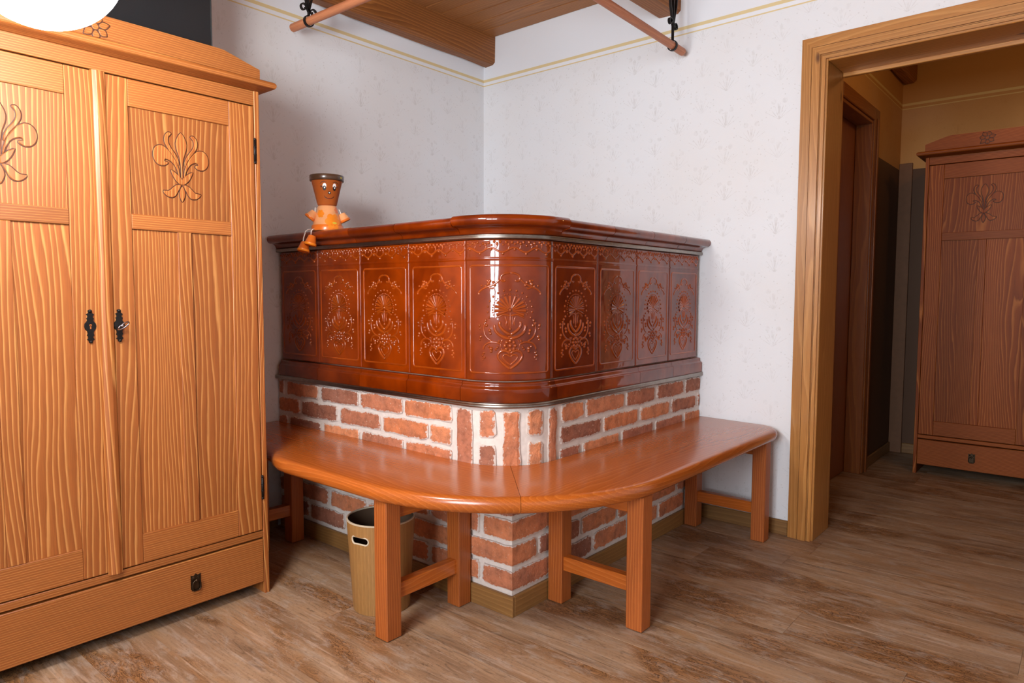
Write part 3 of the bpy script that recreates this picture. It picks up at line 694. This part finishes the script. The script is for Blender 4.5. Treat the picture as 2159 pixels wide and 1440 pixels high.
def carve(lobes, cy, cz, sc_, x, gm, wm, parent, name='carved_lily', cx0=800, cy0=830, rot=0, hb=.0035):
    P_, Gv = MB(), MB()
    def one(poly):
        pts = []
        for (px, py) in poly:
            a, b = (px-cx0)*sc_*(.83 if cx0 == 800 else 1), (cy0-py)*sc_; c_, s__ = math.cos(rot), math.sin(rot); pts.append((cy+a*c_-b*s__, cz+a*s__+b*c_))
        n = len(pts); q = []
        for i_ in range(n):                                       # Catmull smoothing
            p0, p1, p2, p3 = pts[i_-1], pts[i_], pts[(i_+1) % n], pts[(i_+2) % n]
            for t in (0, .5): q.append(tuple(.5*(2*b+(-a+c)*t+(2*a-5*b+4*c-d)*t*t+(-a+3*b-3*c+d)*t**3) for a, b, c, d in zip(p0, p1, p2, p3)))
        n = len(q)
        # medial-ish pillow: inner ring shrunk along normals
        A = sum(q[i_][0]*q[(i_+1) % n][1]-q[(i_+1) % n][0]*q[i_][1] for i_ in range(n)); sg = 1 if A > 0 else -1
        vs = [(x+.0002, y, z) for y, z in q]; inn = []
        for i_ in range(n):
            a, b = q[i_-1], q[(i_+1) % n]; dx, dy = b[0]-a[0], b[1]-a[1]; l = math.hypot(dx, dy) or 1; o = .0021*sg*sc_/.00055
            inn.append((q[i_][0]-dy/l*o, q[i_][1]+dx/l*o))
        vs += [(x+hb, y, z) for y, z in inn]
        P_.add(vs, [(i_, (i_+1) % n, n+(i_+1) % n, n+i_) for i_ in range(n)], True)
        P_.add([(x+hb, y, z) for y, z in inn], [tuple(range(n))])
        w_ = .0021*sc_/.00055; gv = []
        for i_ in range(n):
            a, b = q[i_-1], q[(i_+1) % n]; dx, dy = b[0]-a[0], b[1]-a[1]; l = math.hypot(dx, dy) or 1; nx, ny = -dy/l*w_, dx/l*w_
            gv += [(x+.0001, q[i_][0]-nx, q[i_][1]-ny), (x+.0012, q[i_][0], q[i_][1]), (x+.0001, q[i_][0]+nx, q[i_][1]+ny)]
        Gv.add(gv, [(i_*3+k, ((i_+1) % n)*3+k, ((i_+1) % n)*3+k+1, i_*3+k+1) for i_ in range(n) for k in (0, 1)], True)
    for sym, poly in lobes:
        one(poly)
        if sym: one([(2*cx0-a, b) for a, b in poly][::-1])
    o = P_.build(name, wm, parent); Gv.build('carved_groove', gm, parent); return o
PET = []
for k in range(7):
    a = 2*PI*k/7+.3; L = (70, 58, 66, 60, 72, 56, 64)[k]
    f_ = lambda r, d: (100+r*math.cos(a)-d*math.sin(a), 100-r*math.sin(a)-d*math.cos(a))
    PET.append((0, [f_(20, -6), f_(38, -17), f_(52, -14), f_(L-2, -3), f_(L, 0), f_(L-2, 3), f_(52, 14), f_(38, 17), f_(20, 6)]))
PET.append((0, [(100+17*math.cos(2*PI*k/10), 100-17*math.sin(2*PI*k/10)) for k in range(10)]))
def escutcheon(door, x, y, z, key=False):
    h = [(0, .047), (.005, .046), (.0058, .042), (.004, .0385), (.0105, .034), (.007, .030), (.0068, .026), (.0102, .0225), (.008, .018), (.010, .013), (.0145, .008), (.016, 0), (.0142, -.008), (.009, -.014), (.0075, -.020), (.010, -.026), (.0066, -.029), (.0066, -.034), (.0105, -.038), (.006, -.0405), (.0055, -.046), (0, -.048)]
    poly = h+[(-a, b) for a, b in h[::-1][1:-1]]
    mb = MB(); mb.prism(poly, lambda p: (x, y+p[0], z+p[1]), lambda p: (x+.003, y+p[0]*.9, z+p[1]*.97)); mb.ball((x+.003, y, z+.043), .0048); mb.ball((x+.003, y, z-.044), .0048)
    e = mb.build('escutcheon', IRON, door)
    kh = MB(); kh.lathe([(1e-5, .0034), (.0034, .0034)], 12, Matrix.Translation((x, y, z+.003)) @ Matrix.Rotation(PI/2, 4, 'Y')); kh.box((x+.003, y-.0018, z-.008), (x+.0034, y+.0018, z+.002))
    if not key: kh.build('keyhole', WH[2], door)
    else:
        k = MB(); k.tube([(x+.002, y, z), (x+.022, y, z)], .003, 8); k.ball((x+.022, y, z), .0048)
        c = Vector((x+.032, y, z)); ax1 = Vector((.45, .55, .52)).normalized(); ax2 = Vector((.95, -.05, -.3)).normalized()
        k.tube([c+.018*math.cos(2*PI*q/20)*ax1+.012*math.sin(2*PI*q/20)*ax2 for q in range(20)], .0022, 6, closed=True); k.build('key', CHROME, door, label='steel key with oval bow in the lock')
def hinge(door, x, y, z):
    m = MB(); m.tube([(x, y, z-.034), (x, y, z+.034)], .0045, 8)
    for q in (-.038, .038): m.ball((x, y, z+q), .005, 8, 5)
    for q in (-.012, .012): m.tube([(x, y, z+q-.0015), (x, y, z+q+.0015)], .0053, 8)
    m.build('hinge', IRON, door)
def pull(drawer, x, y, z):
    m = MB(); hw, hh = .0165, .027
    poly = [(-hw, -hh+.008), (-hw+.006, -hh), (hw-.006, -hh), (hw, -hh+.008), (hw, hh), (hw*.4, hh-.003), (0, hh+.003), (-hw*.4, hh-.003), (-hw, hh)]
    m.prism(poly, lambda p: (x, y+p[0], z+p[1]), lambda p: (x+.0025, y+p[0]*.95, z+p[1]*.97))
    for dy in (-.009, .009):
        for k in range(6): a = 2*PI*k/6; m.ball((x+.003, y+dy+.0035*math.cos(a), z+.018+.0035*math.sin(a)), .0018, 6, 4)
        m.ball((x+.0035, y+dy, z+.018), .002, 6, 4)
    m.ball((x+.006, y, z+.008), .0055, 8, 6)
    pl = m.build('handle_plate', BRONZE, drawer)
    c = [(-.011, .004), (-.013, -.004), (-.013, -.018), (-.009, -.024), (.009, -.024), (.013, -.018), (.013, -.004), (.011, .004), (.004, .009), (-.004, .009)]
    MB().tube([(x+.007, y+a, z+b) for a, b in c], .0022, 6, closed=True).build('pull_ring', BRONZE, drawer)
def wardrobe(name, label, loc, rz, HW, doors, Z, W3, GM, depth, pulls, ped_cut, front_of=None):
    r = thing(name, label, 'wardrobe', loc, None, rz); WX, WY, WZ = W3; th = .018
    zd0, zd1, zdr0, zdr1, zc0, zc1, zp0, zp1, zf = Z   # drawer, door, crown, pediment lower/upper, frieze bottom
    for s in (-1, 1): MB().box((-depth, s*HW, 0), (.001, s*(HW-th), zc0), .0015).build('side_panel', WZ, r)
    MB().box((-depth, -HW+th, .05), (-depth+.008, HW-th, zc0)).build('back_panel', WZ, r)
    MB().box((-depth+.008, -HW+th, zc0-.02), (-.004, HW-th, zc0-.0005)).build('top_panel', WY, r)
    MB().box((-depth+.008, -HW+th, zd1+.004), (-.03, HW-th, zd1+.02)).build('bottom_panel', WY, r)
    dr = MB().box((-.035, -HW+th+.0015, zd0), (0, HW-th-.0015, zd1), .002).build('drawer', WY, r)
    for y in pulls: pull(dr, 0, y, (zd0+zd1)/2-.002)
    MB().box((-.03, -HW+th, zd1+.006), (-.001, HW-th, zdr0-.004), .002).build('rail', WY, r)
    MB().box((-.03, -HW+th, zf), (-.001, HW-th, zc0-.0005), .0015).build('frieze', WY, r)
    # crown moulding: mitred half-round sweep on three sides
    pr = [(-.02, zc0+.0002), (.008, zc0+.0002), (.020, zc0+.007)]+arc(.030, zc0+.020, .0125, -75, 90, 8)+[(-.02, zc1)]
    pth = [((-depth, -HW), (0, -1)), ((-.0, -HW), (1, -1)), ((-.0, HW), (1, 1)), ((-depth, HW), (0, 1))]
    MB().sweep(pth, pr, smooth=True).build('crown_moulding', WY, r, sharp=40)
    MB().box((-depth+.002, -HW+.02, zc1-.012), (-.02, HW-.02, zc1), 0).build('crown_board', WY, r)
    pd = [(-HW-.006, zc1), (HW+.006, zc1), (HW+.006, zp0), (HW-ped_cut, zp1-.002), (HW-ped_cut-.02, zp1), (-HW+ped_cut+.02, zp1), (-HW+ped_cut, zp1-.002), (-HW-.006, zp0)]
    MB().prism(pd, lambda p: (-.022, p[0], p[1]), lambda p: (.0, p[0], p[1])).build('pediment', WY, r)
    carve(PET, 0, (zc1+zp1)/2+.002, .00056, .0001, GM, WY, r, 'carved_blossom', 100, 100, 0, .002)
    for dct in doors:
        y0, y1, p0, p1, m0, m1, zt0, zm0, zm1, zl0, hy, ey, key = dct
        d = MB().box((-.026, y0, zdr0), (-.0125, y1, zdr1)).build('door', WZ, r)
        MB().box((-.024, y0, zdr0), (0, p0, zdr1), .0015).build('stile', WZ, d); MB().box((-.024, p1, zdr0), (0, y1, zdr1), .0015).build('stile', WZ, d)
        g = .0004
        MB().box((-.024, p0+g, zt0), (-.0003, p1-g, zdr1), .0015).build('top_rail', WY, d)
        MB().box((-.024, p0+g, zm0), (-.0003, p1-g, zm1), .0015).build('middle_rail', WY, d)
        MB().box((-.024, p0+g, zdr0), (-.0003, p1-g, zl0), .0015).build('bottom_rail', WY, d)
        MB().box((-.024, m0, zl0+g), (-.0006, m1, zm0-g), .0015).build('muntin', WZ, d)
        MB().box((-.0125, p0+g, zm1+g), (-.0075, p1-g, zt0-g)).build('panel', WZ, d)
        MB().box((-.0125, p0+g, zl0+g), (-.0075, m0-g, zm0-g)).build('panel', WZ, d); MB().box((-.0125, m1+g, zl0+g), (-.0075, p1-g, zm0-g)).build('panel', WZ, d)
        carve(LOBES, (p0+p1)/2, (zm1+zt0)/2, .00055, -.0074, GM, WZ, d)
        if ey is not None: escutcheon(d, 0, ey, .953, key)
        for z in (zdr0+.15, zdr1-.145): hinge(d, .002, hy, z)
    return r
Z1 = (.043, .195, .228, 1.668, 1.720, 1.752, 1.793, 1.828, 1.672)
ward = wardrobe('wardrobe', 'large honey coloured two door pine wardrobe in left foreground with carved lilies', (.608, -2.263, 0), 0, .4916,
    [(.0195, .4705, .079, .385, .211, .2535, 1.590, 1.236, 1.280, .317, .4725, .034, True),
     (-.4705, -.0195, -.385, -.083, -.261, -.2185, 1.590, 1.236, 1.280, .317, -.4725, -.042, False)],
    Z1, WH, GROOVE, .56, (.234,), .115)
ap = [(-.020, 0), (-.016, .010), (-.009, .0135), (-.006, .015), (.006, .015), (.009, .0135), (.016, .010), (.018, 0)]
MB().prism(ap, lambda p: (p[1]-.001, p[0], .222), lambda p: (p[1]-.001, p[0], 1.669)).build('astragal', WH[2], ward)
Z2 = (.057, .205, .236, 1.783, 1.830, 1.862, 1.905, 1.942, 1.787)
hw_ = wardrobe('wardrobe', 'darker single door wardrobe standing in the hall beyond the doorway', (2.284, 1.57, 0), -PI/2, .288,
    [(-.268, .268, -.194, .194, -.0195, .0195, 1.703, 1.355, 1.400, .319, .270, None, False)], Z2, WK, HGROOVE, .52, (0,), .105)

# ------------------------------------------------------------------ television on the wardrobe
tv = thing('television', 'black flat television standing on top of the left wardrobe', 'television', (.42, -2.3, 1.752)); TO = (.42, -2.3, 1.752)
tx = .45
MB().box((tx-.03, -2.76, 1.79), (tx-.002, -1.844, 2.36), .003).build('case', BEZEL, tv, TO)
MB().box((tx-.0021, -2.752, 1.80), (tx, -1.852, 2.352), .0005).build('screen', PLASTIC, tv, TO)
MB().box((tx-.10, -2.5, 1.7525), (tx+.06, -2.1, 1.762), .003).box((tx-.028, -2.34, 1.76), (tx-.01, -2.26, 1.80), .002).build('stand', BEZEL, tv, TO)

# ------------------------------------------------------------------ globe pendant lamp
LC = Vector((1.3112, -2.5952, 1.6644)); LR = .138
lamp = thing('pendant_lamp', 'glowing white globe pendant lamp hanging in front of the wardrobe at top left', 'lamp', LC)
MB().ball((0, 0, 0), LR, 48, 32).build('globe', OPAL, lamp)
MB().lathe([(1e-5, .18), (.03, .18), (.035, .145), (.035, .135)], 20).build('fitting', IRON, lamp)
MB().tube([(0, 0, .178), (0, 0, H-.018-LC.z-.02)], .004, 8).build('cable', BLACK, lamp)
MB().lathe([(1e-5, H-.018-LC.z-.001), (.05, H-.018-LC.z-.001), (.045, H-.018-LC.z-.03), (1e-5, H-.018-LC.z-.03)], 20).build('ceiling_rose', WHITE, lamp)

# ------------------------------------------------------------------ hanging poles with wrought iron brackets
def strip(mb, pts, wd=.012, th=.0045):      # flat bar bent in the y-z plane, width along x
    L = len(pts); vs = []; fs = []
    for i_, (y, z) in enumerate(pts):
        a, b = pts[max(i_-1, 0)], pts[min(i_+1, L-1)]; dy, dz = b[0]-a[0], b[1]-a[1]; l = math.hypot(dy, dz) or 1; ny, nz = -dz/l*th/2, dy/l*th/2
        vs += [(-wd/2, y+ny, z+nz), (wd/2, y+ny, z+nz), (wd/2, y-ny, z-nz), (-wd/2, y-ny, z-nz)]
    for i_ in range(L-1):
        for k in range(4): fs.append((i_*4+k, (i_+1)*4+k, (i_+1)*4+(k+1) % 4, i_*4+(k+1) % 4))
    fs += [(0, 1, 2, 3), tuple((L-1)*4+k for k in range(4))]; mb.add(vs, fs)
def bracket(root, p, ztop, stem, ax, mats=IRON):
    mb = MB(); sp = lambda cy, cz, r, a0, a1, n: [(cy+r*(1-.55*k/n)*math.cos(math.radians(a0+(a1-a0)*k/n)), cz+r*(1-.55*k/n)*math.sin(math.radians(a0+(a1-a0)*k/n))) for k in range(n+1)]
    z0 = stem
    strip(mb, [(0, .021), (0, ztop)])
    for s, dz in ((-1, .012), (1, 0)):
        zc = z0+dz
        c = sp(s*.024, zc+.002, .017, 180 if s > 0 else 0, -200 if s > 0 else 380, 16)
        strip(mb, [(0, z0-.012+dz), (s*.004, zc-.004)]+c)
        bar = [(0, z0+dz*.3), (s*.006, z0+.02), (s*.014, z0+.05), (s*.026, z0+.085), (s*.030, z0+.12), (s*.022, z0+.16), (s*.008, z0+.19), (0, min(z0+.21, ztop-.03))]; strip(mb, bar)
        strip(mb, [(0, ztop-.06), (s*.02, ztop-.03), (s*.04, ztop-.004)])
    mb.box((-.012, -.05, ztop-.004), (.012, .05, ztop), .001)
    b = mb.build('bracket', mats, root); b.location = p
    rg = MB(); n = 20
    pr = [(.0195, -.006), (.0235, -.006), (.0235, .006), (.0195, .006)]
    Mx = Matrix.Rotation(PI/2, 4, 'Y') if ax == 0 else Matrix.Rotation(PI/2, 4, 'X')
    rg.lathe(pr+[pr[0]], n, Mx, False); o = rg.build('ring', mats, b); return b
P1a, P1b = Vector((.098, -1.314, 2.182)), Vector((1.50, -1.290, 2.182))
p1 = thing('hanging_pole', 'wooden pole hung from iron bracket above left side of stove', 'pole', P1a, 'drying poles above the stove')
d_ = P1b-P1a; PR = .0172
def pole(root, d, mat):
    L = d.length; q = d.to_track_quat('Z', 'Y').to_matrix().to_4x4()
    MB().lathe([(1e-5, 0), (PR-.003, .0), (PR, .003), (PR, L-.003), (PR-.003, L), (1e-5, L)], 20, q).build('pole', mat, root, sharp=40)
pole(p1, d_, WP[0]); bracket(p1, (.118, .002, 0), H-.018-P1a.z, .036, 0)
bracket(p1, (1.2, .0205, 0), H-.018-P1a.z, .036, 0)
P2a, P2b = Vector((1.278, -.04, 2.157)), Vector((1.318, -1.26, 2.157))
p2 = thing('hanging_pole', 'wooden pole hung from iron bracket above right side, near the back wall', 'pole', P2a, 'drying poles above the stove')
pole(p2, P2b-P2a, WP[1]); bracket(p2, (.003, -.105, 0), H-.018-P2a.z, .085, 1); bracket(p2, (.034, -1.05, 0), H-.018-P2a.z, .085, 1)

# ------------------------------------------------------------------ waste bin
BC = (.985, -1.577, 0); bh, rb0, rb1 = .305, .094, .113
bin_ = thing('waste_bin', 'bamboo veneer waste bin with cut-out grip under the bench', 'bin', BC)
rad = lambda z: rb0+(rb1-rb0)*z/bh
va = math.atan2(-3.018-BC[1], 2.782-BC[0]); ha = va-math.radians(40)      # grip direction
hz, hwid, hhei = .252, .035, .0125
def grip(a, z, r, k=1.0):
    d = (a-ha+PI) % (2*PI)-PI; u, v = d*r, z-hz; uu = max(abs(u)-(hwid-hhei), 0); return math.hypot(uu, v)-hhei*k
def shell(rin):
    mb = MB(); na, nz = 200, 120; vs = []; fs = []
    for k in range(nz+1):
        z = .001+(bh-.001)*k/nz
        for i_ in range(na): a = 2*PI*i_/na; r = rad(z)-rin; vs.append((r*math.cos(a), r*math.sin(a), z))
    for k in range(nz):
        for i_ in range(na):
            if grip(2*PI*(i_+.5)/na, bh*(k+.5)/nz, rad(hz)) < 0: continue
            j = (i_+1) % na; fs.append((k*na+i_, k*na+j, (k+1)*na+j, (k+1)*na+i_))
    return mb.add(vs, fs, True)
sh = shell(0); sh.build('shell', WBAM, bin_); shell(.004).build('inner_shell', simple('bin_inside', (72, 52, 34), .7), bin_)
MB().lathe([(1e-5, .0015), (rb0-.001, .0015), (rb0-.001, .006), (1e-5, .006)], 40).build('bottom', WBAM, bin_)
MB().lathe([(rb1+.0006, bh-.003), (rb1+.0006, bh+.0012), (rb1-.0045, bh+.0012), (rb1-.0045, bh-.003)], 60).build('rim', RIM, bin_, label='pale top rim', sharp=30)
gp = []
for k in range(40):
    t = 2*PI*k/40; u = hhei*math.cos(t)+(hwid-hhei)*(1 if math.cos(t) >= 0 else -1); v = hhei*math.sin(t); r = rad(hz+v)-.0018; a = ha+u/rad(hz); gp.append((r*math.cos(a), r*math.sin(a), hz+v))
MB().tube(gp, .0030, 8, closed=True).build('grip_edge', RIM, bin_, label='pale edge of the grip hole')

# ------------------------------------------------------------------ flower pot doll on the stove edge
DC = (.352, -1.330, 1.3022)
doll = thing('flowerpot_doll', 'smiling flower pot doll sitting on the stove cornice with dangling legs', 'figurine', DC)
def pot(R0, R1, h, lip, lh, rf=1.0):       # upside-down pot: wide end with lip at z=0
    return [(1e-5, .001), (R0-.004, 0), (R0, .002), (R0, lh), (R0-lip, lh+.002), (R1, h-.003), (R1-.003, h), (1e-5, h)]
tilt = Matrix.Rotation(math.radians(0), 4, 'X')
bodyp = pot(.064, .0385, .104, .004, .022)
MB().lathe([(1e-5, .001), (.060, 0), (.0632, .002), (.0632, .021), (.060, .0235), (.038, .100), (.035, .103), (1e-5, .103)], 40).build('body', PEACH, doll)
br = lambda z: (.0632 if z < .0225 else .060+(.038-.060)*(z-.0235)/(.100-.0235))
MB().lathe([(.0636, .0015), (.0638, .003), (.0638, .0205), (.0606, .0240)], 40).build('body_lip', ORANGE, doll, label='orange painted lip of the body pot')
hz0 = .104; hp_ = [(1e-5, hz0), (.035, hz0), (.0385, hz0+.003), (.0612, hz0+.098), (.0655, hz0+.100)]
hr = lambda z: .0385+(.0612-.0385)*(z-hz0-.003)/.095
head = MB().lathe(hp_, 48).build('head', TERRA, doll)
MB().lathe([(.060, hz0+.098), (.0668, hz0+.098), (.0685, hz0+.100), (.0690, hz0+.119), (.0675, hz0+.121), (.062, hz0+.121), (.059, hz0+.112), (1e-5, hz0+.108)], 48).build('rim', BROWN, doll, label='dark brown glossy rim')
fa = math.atan2(-3.018-DC[1], 2.782-DC[0])+math.radians(11)    # face azimuth
def patch(poly, mat, name, rf, e=.0006, az=fa, par=doll):        # flat polygon wrapped on a cone, poly in (u metres to viewer's right, z)
    n = len(poly); c = (sum(p[0] for p in poly)/n, sum(p[1] for p in poly)/n)
    def mp(u, z, ee): r = rf(z)+ee; a = az+u/r; return (r*math.cos(a), r*math.sin(a), z)
    mb = MB(); vs = [mp(c[0], c[1], e)]
    for f_ in (.34, .67, 1.0): vs += [mp(c[0]+(u-c[0])*f_, c[1]+(z-c[1])*f_, e) for u, z in poly]
    fs = []
    for i_ in range(n):
        j = (i_+1) % n; fs.append((0, 1+i_, 1+j))
        for q in (0, 1): fs.append((1+q*n+i_, 1+(q+1)*n+i_, 1+(q+1)*n+j, 1+q*n+j))
    return mb.add(vs, fs, True).build(name, mat, par)
def stroke(pts, w_, mat, name, rf, e=.0008, par=doll):
    L = len(pts); a, b = [], []
    for i_ in range(L):
        p, q = pts[max(i_-1, 0)], pts[min(i_+1, L-1)]; dx, dz = q[0]-p[0], q[1]-p[1]; l = math.hypot(dx, dz); ww = w_*(.35 if i_ in (0, L-1) else 1)
        a.append((pts[i_][0]-dz/l*ww, pts[i_][1]+dx/l*ww)); b.append((pts[i_][0]+dz/l*ww, pts[i_][1]-dx/l*ww))
    def mp(u, z): r = rf(z)+e; t = fa+u/r; return (r*math.cos(t), r*math.sin(t), z)
    vs = [mp(*p) for p in a]+[mp(*p) for p in b]; return MB().add(vs, [(i_, i_+1, L+i_+1, L+i_) for i_ in range(L-1)], True).build(name, mat, par)
ell = lambda cx, cz, a, b, n=16: [(cx+a*math.cos(2*PI*k/n), cz+b*math.sin(2*PI*k/n)) for k in range(n)]
ez = hz0+.070
for s in (-1, 1):
    patch(ell(s*.0205, ez+.004, .0078, .0105), WHITE, 'eye', hr, .0005, par=head)
    patch(ell(s*.0205, ez-.005, .0072, .0092), BLACK, 'pupil', hr, .0008, par=head); patch(ell(s*.0205+.0006, ez-.003, .0026, .0032), WHITE, 'glint', hr, .0011, par=head)
    stroke([(s*.040, ez+.010), (s*.034, ez+.017), (s*.024, ez+.0205), (s*.012, ez+.018)], .0010, BLACK, 'eyebrow', hr, par=head)
    stroke([(s*.027, ez+.001), (s*.033, ez+.002), (s*.038, ez+.006)], .0011, BLACK, 'lash', hr, par=head); stroke([(s*.027, ez-.001), (s*.034, ez-.001), (s*.0385, ez+.001)], .001, BLACK, 'lash', hr, par=head)
patch(ell(0, hz0+.047, .0062, .0055), BLACK, 'nose', hr, .0006, par=head); patch(ell(0, hz0+.0475, .0026, .0024), WHITE, 'glint', hr, .0009, par=head)
stroke([(-.021, hz0+.036), (-.017, hz0+.030), (-.008, hz0+.0255), (0, hz0+.024), (.008, hz0+.0255), (.017, hz0+.030), (.021, hz0+.036)], .0012, BLACK, 'mouth', hr, par=head)
patch(ell(0, hz0+.0245, .007, .0022), RED, 'lip', hr, .0011, par=head)
for k, u in enumerate((.050, .056)): patch([(u-.0022, hz0+.106), (u+.0022, hz0+.106), (u+.0022, hz0+.113), (u-.0022, hz0+.113)], YELLOW, 'rim_mark', lambda z: .0688, .0006)
def blossom(u0, z0, R_, az, par):
    pts = []
    for k in range(48):
        a = 2*PI*k/48; r = R_*(.78+.22*abs(math.cos(3*a))); pts.append((u0+r*math.cos(a), z0+r*math.sin(a)))
    return pts
patch(blossom(.012, .036, .034, 0, 0), ORANGE2, 'painted_flower', lambda z: br(z)+.0009, .0008); patch(blossom(-.038, .068, .017, 0, 0), ORANGE2, 'painted_flower', br, .0006)
patch(blossom(.036, .085, .014, 0, 0), ORANGE, 'painted_flower', br, .0006); patch(ell(.018, .030, .010, .004), YELLOW, 'painted_flower_centre', lambda z: br(z)+.0009, .0013)
# arms: small pots on ropes, viewer frame
vr = Vector((-math.sin(fa-math.radians(11)), math.cos(fa-math.radians(11)), 0)); vf = Vector((math.cos(fa), math.sin(fa), 0)); vz = Vector((0, 0, 1))
def small(c, axis, name, m1, m2, R0=.0225, R1=.0135, h=.036):
    q = axis.normalized().to_track_quat('Z', 'Y').to_matrix().to_4x4(); M_ = Matrix.Translation(c) @ q
    o = MB().lathe([(1e-5, .006), (R0-.003, .004), (R0-.002, 0), (R0, .001), (R0, .009), (R0-.002, .010), (R1, h-.002), (R1-.002, h), (1e-5, h)], 24, M_).build(name, m1, doll)
    MB().lathe([(R0-.002, -.0003), (R0+.0004, .0008), (R0+.0004, .0092)], 24, M_).build('pot_lip', m2, o); return o
aL = -.052*vr+.062*vz+.012*vf; aR = .052*vr+.062*vz+.004*vf
small(aL+(-.022*vr-.012*vz), Vector(.62*vr+.78*vz), 'arm', PEACH, ORANGE); small(aR+(.020*vr-.020*vz), Vector(-.45*vr+.9*vz), 'arm', PEACH, ORANGE)
sL = -.036*vr+.096*vz; sR = .036*vr+.094*vz
MB().tube([sL*.9, sL-.012*vr, aL+.004*vz+.002*vr], .0022, 6).build('arm_rope', ROPE, doll); MB().tube([sR*.9, sR+.012*vr-.004*vz, aR+.006*vz+.004*vr], .0022, 6).build('arm_rope', ROPE, doll)
# legs hang over the cornice edge (offset in world axes)
for k, (fx, fy, fz, sx) in enumerate(((-.026, -.100, -.086, -.032), (.014, -.094, -.062, -.006))):
    p0 = Vector((sx, -.052, .006)); p1 = Vector((sx+(fx-sx)*.5, -.072, .004)); p2 = Vector((fx, -.0865, -.004)); p3 = Vector((fx, fy+.004, -.03)); p4 = Vector((fx, fy, fz+.036))
    MB().tube([p0, p1, p2, p3, p4], .0024, 6).build('leg_rope', ROPE, doll)
    small(Vector((fx, fy, fz)), Vector((.10 if k else 0, .25, 1)), 'foot', ORANGE, ORANGE2, .0245, .0150, .040)
